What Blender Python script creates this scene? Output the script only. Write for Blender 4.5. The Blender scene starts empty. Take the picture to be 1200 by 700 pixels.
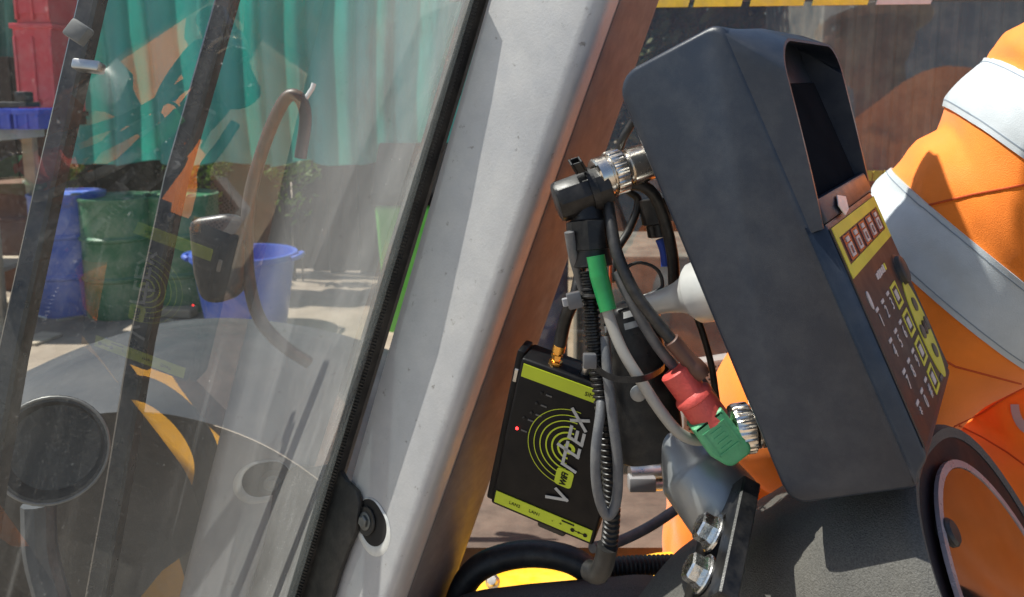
import bpy, bmesh, math, random
from mathutils import Vector, Matrix, noise
random.seed(7)
R_ = math.radians
scene = bpy.context.scene
COL = scene.collection

# ---------------------------------------------------------------- camera
CAM_H = 1.6
PITCH = R_(8)
FPX, CX, CY = 900.0, 600.0, 235.0            # focal length and principal point in photo pixels (1200 wide)
CAMPOS = Vector((0, 0, CAM_H))
RX = Vector((1, 0, 0))
FW = Vector((0, math.cos(PITCH), -math.sin(PITCH)))
UP = Vector((0, math.sin(PITCH), math.cos(PITCH)))
cd = bpy.data.cameras.new('camera')
cam = bpy.data.objects.new('camera', cd)
COL.objects.link(cam)
cam.location = CAMPOS
cam.rotation_euler = (R_(90) - PITCH, 0, 0)
cd.sensor_width = 36
cd.lens = 36 * FPX / 1200
cd.shift_y = -(350 - CY) / 1200
cd.clip_start = 0.02
cd.clip_end = 600
cd.dof.use_dof = True
cd.dof.focus_distance = 0.56
cd.dof.aperture_fstop = 14
scene.camera = cam

# ---------------------------------------------------------------- sky, sun, exposure
SUN_TO = Vector((-0.47, 0.125, 0.874)).normalized()
world = bpy.data.worlds.new('World')
scene.world = world
world.use_nodes = True
wn = world.node_tree
bg = wn.nodes['Background']
sky = wn.nodes.new('ShaderNodeTexSky')
sky.sky_type = 'NISHITA'
sky.sun_disc = False
sky.sun_elevation = math.asin(SUN_TO.z)
sky.sun_rotation = math.atan2(SUN_TO.x, SUN_TO.y)
sky.dust_density = 1.2
wn.links.new(sky.outputs[0], bg.inputs[0])
bg.inputs[1].default_value = 0.085
sd = bpy.data.lights.new('sun', 'SUN')
sd.energy = 5.0
sd.angle = R_(0.55)
sd.color = (1.0, 0.955, 0.88)
sun = bpy.data.objects.new('sun', sd)
COL.objects.link(sun)
sun.location = (0, 0, 20)
sun.rotation_euler = (-SUN_TO).to_track_quat('-Z', 'Y').to_euler()
vs = scene.view_settings
vs.view_transform = 'Standard'
vs.look = 'None'
vs.gamma = 1
vs.exposure = 0.75
vs.use_curve_mapping = False
try:
    scene.cycles.use_denoising = True
    scene.cycles.transparent_max_bounces = 16
    scene.cycles.max_bounces = 8
except Exception:
    pass


# ---------------------------------------------------------------- coordinates
def W(x, y, z):                       # camera-frame metres (right, up, forward) to world
    return CAMPOS + RX * x + UP * y + FW * z


def D(x, y, z):
    return RX * x + UP * y + FW * z


def P(u, v, d):                       # photo pixel at a distance along the view axis
    return W((u - CX) / FPX * d, (CY - v) / FPX * d, d)


def GY(u, v, y):                      # photo pixel at world distance y
    r = D((u - CX) / FPX, (CY - v) / FPX, 1)
    return CAMPOS + r * (y / r.y)


def on_plane(u, v, o, n):
    r = D((u - CX) / FPX, (CY - v) / FPX, 1)
    t = (o - CAMPOS).dot(n) / r.dot(n)
    return CAMPOS + r * t


# ---------------------------------------------------------------- materials
MATS = {}


def mat(name, col, rough=0.5, metal=0.0, var=0.12, vscale=30, bump=0.0, bscale=200, dust=0.0, dustcol=(0.45, 0.40, 0.33), dscale=8,
        spec=0.5, coat=0.0, col2=None, c2scale=6, c2lo=0.45, c2hi=0.6, rvar=0.1, sheen=0.0, trans=0.0, stretch=None, emit=0.0, folds=0.0, fscale=30):
    if name in MATS:
        return MATS[name]
    m = bpy.data.materials.new(name)
    m.use_nodes = True
    nt = m.node_tree
    b = nt.nodes['Principled BSDF']
    L = nt.links.new
    tc = nt.nodes.new('ShaderNodeTexCoord')
    co = tc.outputs['Object']
    if stretch:
        mp = nt.nodes.new('ShaderNodeMapping')
        mp.inputs['Scale'].default_value = stretch
        L(co, mp.inputs[0])
        co = mp.outputs[0]

    def nz(scale, detail=5, rough=0.6):
        n = nt.nodes.new('ShaderNodeTexNoise')
        n.inputs['Scale'].default_value = scale
        n.inputs['Detail'].default_value = detail
        n.inputs['Roughness'].default_value = rough
        L(co, n.inputs['Vector'])
        return n.outputs['Fac']

    def ramp(src, lo, hi, a=0.0, c=1.0):
        r = nt.nodes.new('ShaderNodeMapRange')
        r.inputs[1].default_value = lo
        r.inputs[2].default_value = hi
        r.inputs[3].default_value = a
        r.inputs[4].default_value = c
        L(src, r.inputs[0])
        return r.outputs[0]

    def mix(fac, a, c):
        x = nt.nodes.new('ShaderNodeMix')
        x.data_type = 'RGBA'
        if isinstance(fac, float):
            x.inputs[0].default_value = fac
        else:
            L(fac, x.inputs[0])
        for i, s in ((6, a), (7, c)):
            if isinstance(s, tuple):
                x.inputs[i].default_value = (*s[:3], 1)
            else:
                L(s, x.inputs[i])
        return x.outputs[2]
    lo = tuple(max(0, c * (1 - var)) for c in col)
    hi = tuple(min(1, c * (1 + var)) for c in col)
    c = mix(ramp(nz(vscale), 0.3, 0.7), lo, hi)
    if col2:
        c = mix(ramp(nz(c2scale, 8, 0.65), c2lo, c2hi), c, tuple(col2))
    if dust:
        c = mix(ramp(nz(dscale, 9, 0.7), 0.42, 0.72, 0, dust), c, tuple(dustcol))
    L(c, b.inputs['Base Color'])
    L(ramp(nz(vscale * 1.7), 0.3, 0.7, max(0.02, rough - rvar), min(1, rough + rvar)), b.inputs['Roughness'])
    b.inputs['Metallic'].default_value = metal
    b.inputs['Specular IOR Level'].default_value = spec
    b.inputs['Coat Weight'].default_value = coat
    b.inputs['Sheen Weight'].default_value = sheen
    if emit:
        L(c, b.inputs['Emission Color'])
        b.inputs['Emission Strength'].default_value = emit
    if bump:
        bp = nt.nodes.new('ShaderNodeBump')
        bp.inputs['Strength'].default_value = bump
        bp.inputs['Distance'].default_value = 0.002
        L(nz(bscale, 3), bp.inputs['Height'])
        L(bp.outputs[0], b.inputs['Normal'])
        if folds:
            b2 = nt.nodes.new('ShaderNodeBump')
            b2.inputs['Strength'].default_value = folds
            b2.inputs['Distance'].default_value = 0.008
            wv = nt.nodes.new('ShaderNodeTexNoise')
            wv.noise_type = 'RIDGED_MULTIFRACTAL'
            wv.inputs['Scale'].default_value = fscale
            wv.inputs['Detail'].default_value = 3
            L(co, wv.inputs['Vector'])
            L(wv.outputs['Fac'], b2.inputs['Height'])
            L(b2.outputs[0], bp.inputs['Normal'])
    if trans:
        out = nt.nodes['Material Output']
        tl = nt.nodes.new('ShaderNodeBsdfTranslucent')
        L(c, tl.inputs[0])
        ms = nt.nodes.new('ShaderNodeMixShader')
        ms.inputs[0].default_value = trans
        L(b.outputs[0], ms.inputs[1])
        L(tl.outputs[0], ms.inputs[2])
        L(ms.outputs[0], out.inputs[0])
    MATS[name] = m
    return m


def glass_mat(name, dirt=0.15, tint=(0.93, 0.96, 0.95), boost=1.7, edge=None, scratch=True):
    """single sheet of dusty glass: clear, mirror-like at a slant, with dust films, spots and wiper scratches"""
    m = bpy.data.materials.new(name)
    m.use_nodes = True
    nt = m.node_tree
    L = nt.links.new
    for n in list(nt.nodes):
        nt.nodes.remove(n)
    N = nt.nodes.new
    out = N('ShaderNodeOutputMaterial')
    tr = N('ShaderNodeBsdfTransparent')
    tr.inputs[0].default_value = (*tint, 1)
    gl = N('ShaderNodeBsdfGlossy')
    gl.inputs['Roughness'].default_value = 0.0
    fr = N('ShaderNodeFresnel')
    geo = N('ShaderNodeNewGeometry')
    ior = N('ShaderNodeMapRange')             # same mirror strength seen from inside and outside
    ior.inputs[3].default_value = 1.5
    ior.inputs[4].default_value = 1 / 1.5
    L(geo.outputs['Backfacing'], ior.inputs[0])
    L(ior.outputs[0], fr.inputs[0])
    mu = N('ShaderNodeMath')
    mu.operation = 'MULTIPLY'
    mu.use_clamp = True
    mu.inputs[1].default_value = boost
    L(fr.outputs[0], mu.inputs[0])
    ms = N('ShaderNodeMixShader')
    L(mu.outputs[0], ms.inputs[0])
    L(tr.outputs[0], ms.inputs[1])
    L(gl.outputs[0], ms.inputs[2])
    df = N('ShaderNodeBsdfDiffuse')
    df.inputs[0].default_value = (0.62, 0.63, 0.60, 1)
    tl = N('ShaderNodeBsdfTranslucent')
    tl.inputs[0].default_value = (0.62, 0.63, 0.60, 1)
    dm = N('ShaderNodeMixShader')
    dm.inputs[0].default_value = 0.5
    L(df.outputs[0], dm.inputs[1])
    L(tl.outputs[0], dm.inputs[2])
    tc = N('ShaderNodeTexCoord')
    co = tc.outputs['Object']

    def noise_(scale, detail, lo, hi, a, c, st=None, rough=0.65):
        v = co
        if st:
            mp = N('ShaderNodeMapping')
            mp.inputs['Scale'].default_value = st[0]
            mp.inputs['Rotation'].default_value = st[1]
            L(co, mp.inputs[0])
            v = mp.outputs[0]
        n = N('ShaderNodeTexNoise')
        n.inputs['Scale'].default_value = scale
        n.inputs['Detail'].default_value = detail
        n.inputs['Roughness'].default_value = rough
        L(v, n.inputs['Vector'])
        r = N('ShaderNodeMapRange')
        r.inputs[1].default_value = lo
        r.inputs[2].default_value = hi
        r.inputs[3].default_value = a
        r.inputs[4].default_value = c
        L(n.outputs[0], r.inputs[0])
        return r.outputs[0]

    def op(o, a, c):
        x = N('ShaderNodeMath')
        x.operation = o
        x.use_clamp = o == 'ADD'
        for i, s in enumerate((a, c)):
            if isinstance(s, (int, float)):
                x.inputs[i].default_value = s
            else:
                L(s, x.inputs[i])
        return x.outputs[0]
    film = noise_(5, 6, 0.35, 0.75, dirt * 0.25, dirt)
    spots = noise_(260, 2, 0.70, 0.80, 0, 0.35)
    fac = op('ADD', film, spots)
    fac = op('ADD', fac, noise_(900, 1, 0.60, 0.78, 0, 0.10))
    if scratch:
        scr = noise_(60, 3, 0.62, 0.80, 0, 0.13, ((1.0, 0.05, 1.0), (0, 0, 0.55)))
        fac = op('ADD', fac, scr)
        swipe = noise_(9, 5, 0.55, 0.80, 0, 0.10, ((1.0, 0.12, 1.0), (0, 0, -0.75)))
        fac = op('ADD', fac, swipe)
    if edge:                              # unwiped band next to the rubber seal (object x runs away from the seal)
        sx = N('ShaderNodeSeparateXYZ')
        L(co, sx.inputs[0])
        r = N('ShaderNodeMapRange')
        r.interpolation_type = 'SMOOTHSTEP'
        r.inputs[1].default_value = edge[0]
        r.inputs[2].default_value = edge[1]
        r.inputs[3].default_value = edge[2]
        r.inputs[4].default_value = 0
        L(sx.outputs[0], r.inputs[0])
        w = op('MULTIPLY', r.outputs[0], noise_(11, 10, 0.30, 0.72, 0.30, 1.0, ((1, 0.55, 1), (0, 0, 0.35)), 0.75))
        fac = op('ADD', fac, w)
    fs = N('ShaderNodeMixShader')
    L(fac, fs.inputs[0])
    L(ms.outputs[0], fs.inputs[1])
    L(dm.outputs[0], fs.inputs[2])
    L(fs.outputs[0], out.inputs[0])
    return m


# ---------------------------------------------------------------- objects
def link(o):
    COL.objects.link(o)
    return o


def tag(o, label, cat, group=None):
    o['label'] = label
    o['category'] = cat
    if group:
        o['group'] = group
    return o


def thing(name, loc, label, cat, group=None):
    o = link(bpy.data.objects.new(name, None))
    o.empty_display_size = 0.02
    o.location = loc
    return tag(o, label, cat, group)


def wloc(o):
    p = Vector((0, 0, 0))
    while o:
        p = p + o.location
        o = o.parent
    return p


def finish(bm, smooth):
    bm.normal_update()
    if smooth is not None:
        for f in bm.faces:
            f.smooth = True
        lim = math.cos(R_(smooth))
        for e in bm.edges:
            if len(e.link_faces) == 2:
                e.smooth = e.link_faces[0].normal.dot(e.link_faces[1].normal) > lim


def obj(name, bm, material, parent=None, smooth=35, label=None, origin=None):
    """links a bmesh given in world coordinates as one object"""
    bmesh.ops.recalc_face_normals(bm, faces=bm.faces)
    finish(bm, smooth)
    if parent:
        off = wloc(parent)
    elif origin is not None:
        off = Vector(origin)
    else:
        vs_ = [v.co for v in bm.verts]
        off = Vector((sum(v.x for v in vs_) / len(vs_), sum(v.y for v in vs_) / len(vs_), min(v.z for v in vs_)))
    bmesh.ops.translate(bm, vec=-off, verts=bm.verts)
    me = bpy.data.meshes.new(name)
    bm.to_mesh(me)
    bm.free()
    me.materials.append(material)
    o = link(bpy.data.objects.new(name, me))
    if parent:
        o.parent = parent
    else:
        o.location = off
    if label:
        o['label'] = label
    return o


def nb():
    return bmesh.new()


def ortho(axis, hint=None):
    a = Vector(axis).normalized()
    h = Vector(hint) if hint is not None else (Vector((0, 0, 1)) if abs(a.z) < 0.9 else Vector((1, 0, 0)))
    x = (h - a * h.dot(a)).normalized()
    return x, a.cross(x), a


def box(bm, c, ax, ay, az, sx, sy, sz, bev=0.0, seg=2):
    """box centred on c, full sizes along unit vectors"""
    t = nb()
    M = Matrix.Identity(4)
    for i, (v, s) in enumerate(((ax, sx), (ay, sy), (az, sz))):
        for k in range(3):
            M[k][i] = v[k] * s
    for k in range(3):
        M[k][3] = c[k]
    bmesh.ops.create_cube(t, size=1, matrix=M)
    if bev:
        bmesh.ops.bevel(t, geom=list(t.edges), offset=bev, segments=seg, profile=0.5, affect='EDGES')
    merge(bm, t)


def merge(bm, t):
    me = bpy.data.meshes.new('tmp')
    t.to_mesh(me)
    t.free()
    bm.from_mesh(me)
    bpy.data.meshes.remove(me)


def abox(bm, c, s, bev=0.0, seg=2, rz=0.0):
    x = Vector((math.cos(rz), math.sin(rz), 0))
    y = Vector((-math.sin(rz), math.cos(rz), 0))
    box(bm, Vector(c), x, y, Vector((0, 0, 1)), s[0], s[1], s[2], bev, seg)


def lathe(bm, o, axis, prof, n=32, hint=None, cap=True, mod=None, sq=(1, 1)):
    x, y, a = ortho(axis, hint)
    rings = []
    for i, (t, r) in enumerate(prof):
        ring = []
        for k in range(n):
            th = 2 * math.pi * k / n
            rr = r * (mod(th, i) if mod else 1)
            ring.append(bm.verts.new(Vector(o) + a * t + x * (rr * math.cos(th) * sq[0]) + y * (rr * math.sin(th) * sq[1])))
        rings.append(ring)
    for i in range(len(rings) - 1):
        for k in range(n):
            bm.faces.new((rings[i][k], rings[i][(k + 1) % n], rings[i + 1][(k + 1) % n], rings[i + 1][k]))
    if cap:
        bm.faces.new(rings[0][::-1])
        bm.faces.new(rings[-1])


def spline(pts, n=12):
    """Catmull-Rom through points"""
    p = [Vector(q) for q in pts]
    p = [p[0] * 2 - p[1]] + p + [p[-1] * 2 - p[-2]]
    out = []
    for i in range(1, len(p) - 2):
        for k in range(n):
            t = k / n
            a, b, c, d = p[i - 1], p[i], p[i + 1], p[i + 2]
            out.append(0.5 * ((2 * b) + (c - a) * t + (2 * a - 5 * b + 4 * c - d) * t * t + (3 * b - a - 3 * c + d) * t ** 3))
    out.append(p[-2].copy())
    return out


def tube(bm, pts, rad, n=12, cap=True, flat=None):
    """tube along a dense path; rad a number or a function of 0..1"""
    m = len(pts)
    prev = None
    rings = []
    for i, q in enumerate(pts):
        t = (pts[min(i + 1, m - 1)] - pts[max(i - 1, 0)])
        if t.length < 1e-9:
            t = Vector((0, 0, 1))
        t.normalize()
        if prev is None:
            x, y, _ = ortho(t)
        else:
            x = (prev - t * prev.dot(t)).normalized()
            y = t.cross(x)
        prev = x
        r = rad(i / (m - 1)) if callable(rad) else rad
        rings.append([bm.verts.new(q + x * (r * math.cos(2 * math.pi * k / n)) + y * (r * math.sin(2 * math.pi * k / n))) for k in range(n)])
    for i in range(m - 1):
        for k in range(n):
            bm.faces.new((rings[i][k], rings[i][(k + 1) % n], rings[i + 1][(k + 1) % n], rings[i + 1][k]))
    if cap:
        bm.faces.new(rings[0][::-1])
        bm.faces.new(rings[-1])
    return rings


def resample(pts, step):
    out = [pts[0].copy()]
    acc = 0.0
    for a, b in zip(pts[:-1], pts[1:]):
        seg = (b - a).length
        while acc + seg >= step:
            t = (step - acc) / seg
            a = a.lerp(b, t)
            out.append(a.copy())
            seg = (b - a).length
            acc = 0.0
        acc += seg
    return out


def ribbed(bm, path, r, pitch=0.0028, depth=0.16, n=16):
    pts = resample(path, pitch / 4)
    c = [0]
    prof = (1.0, 1.0, 1 - depth, 1 - depth)
    k = len(pts)

    def rad(t):
        return r * prof[int(round(t * (k - 1))) % 4]
    tube(bm, pts, rad, n)


def prism(bm, poly, off):
    a = [bm.verts.new(Vector(p)) for p in poly]
    b = [bm.verts.new(Vector(p) + off) for p in poly]
    n = len(a)
    bm.faces.new(a[::-1])
    bm.faces.new(b)
    for i in range(n):
        bm.faces.new((a[i], a[(i + 1) % n], b[(i + 1) % n], b[i]))


def bevel_all(bm, off, seg=2, ang=30):
    bm.normal_update()
    ed = [e for e in bm.edges if len(e.link_faces) == 2 and e.calc_face_angle(0) > R_(ang)]
    bmesh.ops.bevel(bm, geom=ed, offset=off, segments=seg, profile=0.5, affect='EDGES')


def text_bm(s, size, o, x, y, depth=0.0003, shear=0.0, sx=1.0, align='LEFT', bold=0.0):
    """lettering as a thin mesh: baseline start o, writing direction x, up y"""
    cu = bpy.data.curves.new('txt', 'FONT')
    cu.body = s
    cu.size = size
    cu.extrude = depth
    cu.shear = shear
    cu.offset = bold
    cu.align_x = align
    cu.resolution_u = 3
    ob = bpy.data.objects.new('txt', cu)
    COL.objects.link(ob)
    dg = bpy.context.evaluated_depsgraph_get()
    dg.update()
    me = bpy.data.meshes.new_from_object(ob.evaluated_get(dg))
    bm = nb()
    bm.from_mesh(me)
    bpy.data.objects.remove(ob)
    bpy.data.meshes.remove(me)
    z = x.cross(y)
    for v in bm.verts:
        c = v.co.copy()
        v.co = Vector(o) + x * (c.x * sx) + y * c.y + z * c.z
    return bm


def px(n, d=0.55):
    return n * d / FPX


# =================================================================== SETTING: ground
M_ground = mat('dusty_concrete', (0.30, 0.245, 0.185), 0.9, var=0.25, vscale=2.5, bump=0.5, bscale=40, col2=(0.16, 0.125, 0.095), c2scale=0.9, c2lo=0.48, c2hi=0.68)
bm = nb()
for (x0, x1, y0, y1) in ((-300, 300, -100, 300),):
    bm.faces.new([bm.verts.new(p) for p in ((x0, y0, 0), (x1, y0, 0), (x1, y1, 0), (x0, y1, 0))])
g = obj('ground', bm, M_ground, smooth=None)
g['kind'] = 'structure'

# =================================================================== BACKGROUND LEFT (yard behind the windscreen)
M_curt = mat('green_sheet', (0.19, 0.70, 0.63), 0.45, var=0.16, vscale=1.2, dust=0.4, dustcol=(0.30, 0.42, 0.34), dscale=2.0, trans=0.55, col2=(0.26, 0.36, 0.25), c2scale=1.6, c2lo=.58, c2hi=.72, stretch=(1, 1, 0.25))
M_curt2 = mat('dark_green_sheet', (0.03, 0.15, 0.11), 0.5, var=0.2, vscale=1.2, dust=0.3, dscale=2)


def curtain(name, u0, u1, y, zb, zt, mater, label, pleats, amp):
    a = GY(u0, 100, y).x
    b = GY(u1, 100, y).x
    bm_ = nb()
    n = 260
    rows = 5
    g_ = []
    edges = [0]
    rnd = random.Random(3)
    k = 0.0
    ph = []
    for i in range(n + 1):
        t = i / n
        w = pleats * 2 * math.pi * (t + 0.018 * math.sin(9 * t) + 0.01 * math.sin(23 * t + 1))
        s = math.sin(w)
        ph.append(math.copysign(abs(s) ** 0.6, s))
    for r in range(rows + 1):
        z = zb + (zt - zb) * r / rows
        row = []
        for i in range(n + 1):
            t = i / n
            row.append(bm_.verts.new((a + (b - a) * t + 0.03 * math.sin(5 * t + r), y + amp * ph[i] * (1 + 0.15 * math.sin(3 * r + i * 0.05)), z + (0.02 * math.sin(i * 0.13) if r == 0 else 0))))
        g_.append(row)
    for r in range(rows):
        for i in range(n):
            bm_.faces.new((g_[r][i], g_[r][i + 1], g_[r + 1][i + 1], g_[r + 1][i]))
    geom = bmesh.ops.extrude_face_region(bm_, geom=list(bm_.faces))
    bmesh.ops.translate(bm_, vec=(0, 0.006, 0), verts=[v for v in geom['geom'] if isinstance(v, bmesh.types.BMVert)])
    return tag(obj(name, bm_, mater, smooth=50), label, 'curtain')


curtain('sheet_curtain', 46, 560, 6.2, 1.03, 3.6, M_curt, 'long turquoise green pleated sheet hanging over the barrels', 9, 0.11)
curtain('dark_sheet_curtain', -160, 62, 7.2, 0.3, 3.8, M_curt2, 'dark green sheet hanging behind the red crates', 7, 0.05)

# timber fence in the shade under the sheet
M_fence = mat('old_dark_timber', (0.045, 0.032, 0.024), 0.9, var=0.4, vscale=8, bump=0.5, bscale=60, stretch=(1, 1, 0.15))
fx0, fx1, fy = GY(-160, 200, 6.9).x, GY(560, 200, 6.9).x, 6.75
fence = thing('timber_fence', ((fx0 + fx1) / 2, fy, 0), 'dark timber board fence in shade below the green sheet', 'fence')
x = fx0
k = 0
while x < fx1:
    w = random.uniform(0.13, 0.2)
    bm = nb()
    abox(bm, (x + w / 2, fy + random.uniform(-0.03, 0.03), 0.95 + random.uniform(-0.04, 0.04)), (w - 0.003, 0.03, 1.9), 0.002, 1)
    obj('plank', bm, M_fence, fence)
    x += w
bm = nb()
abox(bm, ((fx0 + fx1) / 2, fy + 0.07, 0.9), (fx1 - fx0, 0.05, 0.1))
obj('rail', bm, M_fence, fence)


def leaves(bm_, centre, size, n, s, rnd):
    for _ in range(n):
        while True:
            q = Vector((rnd.uniform(-1, 1), rnd.uniform(-1, 1), rnd.uniform(-1, 1)))
            if q.length < 1:
                break
        c = Vector(centre) + Vector((q.x * size[0], q.y * size[1], q.z * size[2]))
        d = Vector((rnd.gauss(0, 1), rnd.gauss(0, 1), rnd.gauss(0, 1))).normalized()
        e = d.orthogonal().normalized()
        f = d.cross(e)
        l = s * rnd.uniform(0.6, 1.4)
        w = l * 0.45
        vs_ = [bm_.verts.new(p) for p in (c - e * l, c - f * w + d * 0.1 * l, c + e * l, c + f * w + d * 0.1 * l)]
        bm_.faces.new(vs_)


def leafmat(name, a, b):
    return mat(name, a, 0.55, var=0.35, vscale=3, col2=b, c2scale=2.2, trans=0.3)


M_leafL = leafmat('sunlit_leaves', (0.14, 0.22, 0.03), (0.06, 0.12, 0.02))
M_leafD = leafmat('dark_leaves', (0.075, 0.105, 0.040), (0.12, 0.085, 0.045))
M_stem = mat('stem_bark', (0.06, 0.045, 0.03), 0.9, bump=0.5)
rnd = random.Random(5)
for j, (u, lab) in enumerate(((75, 'small sunlit leafy weed behind the blue barrel'), (232, 'small sunlit leafy weed between green barrels and blue tub'), (345, 'small sunlit leafy weed below the sheet near the mirror arm'))):
    q = GY(u, 203, 6.42)
    t = thing('weed', (q.x, 6.42, 0), lab, 'plant', 'weeds under the sheet')
    bm = nb()
    leaves(bm, (q.x, 6.42, 0.98), (0.3 if j else 0.18, 0.1, 0.13), 170, 0.035, rnd)
    leaves(bm, (q.x, 6.42, 0.75), (0.2, 0.1, 0.25), 60, 0.035, rnd)
    obj('foliage', bm, M_leafL, t, smooth=None)
    for k in range(4):
        bm = nb()
        tube(bm, spline([Vector((q.x + random.uniform(-.05, .05), 6.42, 0)), Vector((q.x + random.uniform(-.1, .1), 6.42, 0.5)), Vector((q.x + random.uniform(-.2, .2), 6.42, 0.95))], 5), 0.008, 6)
        obj('stem', bm, M_stem, t)

# barrels
M_bblue = mat('blue_drum_paint', (0.04, 0.12, 0.52), 0.45, var=0.25, vscale=5, dust=0.5, dscale=5, col2=(0.10, 0.05, 0.04), c2scale=4, c2lo=0.6, c2hi=0.72)
M_bgreen = mat('green_drum_paint', (0.025, 0.17, 0.075), 0.45, var=0.25, vscale=5, dust=0.45, dscale=5)
M_steel = mat('bare_steel', (0.55, 0.54, 0.52), 0.35, 1.0, var=0.15, vscale=60)


def barrel(u, y, r, h, m, label):
    q = GY(u, 300, y)
    c = Vector((q.x, y, 0))
    t = thing('barrel', c, label, 'barrel', 'drums under the green sheet')
    bm_ = nb()
    prof = [(0, r * 0.97), (0.012, r * 1.0)]
    for hh in (h / 3, 2 * h / 3):
        prof += [(hh - 0.022, r), (hh - 0.008, r * 1.06), (hh + 0.008, r * 1.06), (hh + 0.022, r)]
    prof += [(h - 0.015, r)]
    lathe(bm_, c, (0, 0, 1), prof, 40)
    obj('shell', bm_, m, t)
    bm_ = nb()
    lathe(bm_, c, (0, 0, 1), [(h - 0.018, r * 0.99), (h - 0.018, r * 1.025), (h, r * 1.025), (h, r * 0.95), (h - 0.014, r * 0.94)], 40)
    obj('lid', bm_, m, t)
    bm_ = nb()
    lathe(bm_, c + Vector((r * 0.5, -r * 0.4, h - 0.014)), (0, 0, 1), [(0, 0.035), (0.018, 0.035), (0.02, 0.03)], 14)
    obj('bung', bm_, M_steel, t)


barrel(84, 5.55, 0.25, 0.88, M_bblue, 'dented blue steel drum, leftmost under the sheet')
barrel(143, 5.5, 0.255, 0.86, M_bgreen, 'dark green steel drum right beside the blue drum')
barrel(216, 5.65, 0.26, 0.86, M_bgreen, 'dark green steel drum half hidden by the blue tub')
barrel(30, 6.35, 0.27, 0.88, mat('rust_drum', (0.13, 0.06, 0.035), 0.8, var=0.4, vscale=6), 'rusty brown drum in shade under the bench')

# blue tub
M_tub = mat('blue_plastic', (0.012, 0.085, 0.50), 0.4, var=0.1, vscale=4, dust=0.25, dscale=5)
q = GY(290, 385, 5.1)
c = Vector((q.x, 5.1, 0))
t = thing('blue_tub', c, 'bright blue open plastic tub standing in front of the drums', 'tub')
bm = nb()
lathe(bm, c, (0, 0, 1), [(0, 0.25), (0.02, 0.265), (0.48, 0.335), (0.49, 0.355), (0.53, 0.355), (0.53, 0.33), (0.48, 0.32), (0.04, 0.25)], 36, sq=(1, 0.85))
obj('body', bm, M_tub, t)
for s in (-1, 1):
    bm = nb()
    tube(bm, spline([c + Vector((s * 0.345, -0.09, 0.50)), c + Vector((s * 0.385, -0.05, 0.51)), c + Vector((s * 0.385, 0.05, 0.51)), c + Vector((s * 0.345, 0.09, 0.50))], 6), 0.018, 8)
    obj('handle', bm, M_tub, t)

# lime green wheelie bin next to the seal
M_lime = mat('bright_green_plastic', (0.10, 0.46, 0.05), 0.4, var=0.12, vscale=4, dust=0.2)
M_black = mat('black_plastic', (0.014, 0.014, 0.015), 0.45, var=0.2, vscale=20, dust=0.12)
q = GY(496, 300, 5.0)
c = Vector((q.x, 5.0, 0))
t = thing('wheelie_bin', c, 'tall bright green bin with a black lid beside the windscreen seal', 'bin')
bm = nb()
poly = []
bw = 0.27
prism(bm, [c + Vector((-bw * .82, -bw * .8, 0.06)), c + Vector((bw * .82, -bw * .8, 0.06)), c + Vector((bw, -bw, 0.9)), c + Vector((-bw, -bw, 0.9))], Vector((0, 2 * bw, 0)))
bevel_all(bm, 0.03, 3)
obj('body', bm, M_lime, t)
bm = nb()
prism(bm, [c + Vector((-bw - .02, -bw - .03, 0.905)), c + Vector((-bw - .02, bw + .05, 0.905)), c + Vector((-bw - .02, bw + .05, 1.06)), c + Vector((-bw - .02, bw * .2, 1.28)), c + Vector((-bw - .02, -bw - .03, 0.98))], Vector((2 * bw + .04, 0, 0)))
bevel_all(bm, 0.02, 2)
obj('lid', bm, mat('matt_black_lid', (0.010, 0.010, 0.010), 0.95, spec=0.1), t)
for s in (-1, 1):
    bm = nb()
    lathe(bm, c + Vector((s * 0.27 - 0.025, bw * .8, 0.1)), (1, 0, 0), [(0, 0.07), (0.005, 0.1), (0.045, 0.1), (0.05, 0.07)], 20)
    obj('wheel', bm, M_black, t)

# work bench, crates, boxes
M_wood = mat('weathered_timber', (0.36, 0.30, 0.22), 0.85, var=0.3, vscale=10, bump=0.4, bscale=80, stretch=(0.2, 1, 1))
M_white = mat('white_laminate', (0.62, 0.62, 0.58), 0.6, dust=0.4, dscale=10)
M_red = mat('red_plastic', (0.62, 0.055, 0.07), 0.45, var=0.12, vscale=4, dust=0.3, dustcol=(0.55, 0.35, 0.32), dscale=5)
y = 5.0
bt = GY(25, 152, y)
x1 = GY(52, 150, y + 0.56).x
x0 = x1 - 1.5
t = thing('work_bench', ((x0 + x1) / 2, y, 0), 'timber work bench with pale top standing beside the green sheet', 'bench')
bm = nb()
abox(bm, ((x0 + x1) / 2, y + 0.25, bt.z - 0.04), (x1 - x0, 0.62, 0.075), 0.006)
obj('top', bm, M_white, t)
for xx in (x0 + 0.08, x1 - 0.08):
    for yy in (y + 0.02, y + 0.5):
        bm = nb()
        abox(bm, (xx, yy, (bt.z - 0.08) / 2), (0.08, 0.06, bt.z - 0.08), 0.004)
        obj('leg', bm, M_wood, t)
bm = nb()
abox(bm, ((x0 + x1) / 2, y + 0.26, 0.4), (x1 - x0 - 0.2, 0.5, 0.03))
obj('shelf', bm, M_wood, t)
zt = bt.z
YB = y


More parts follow.
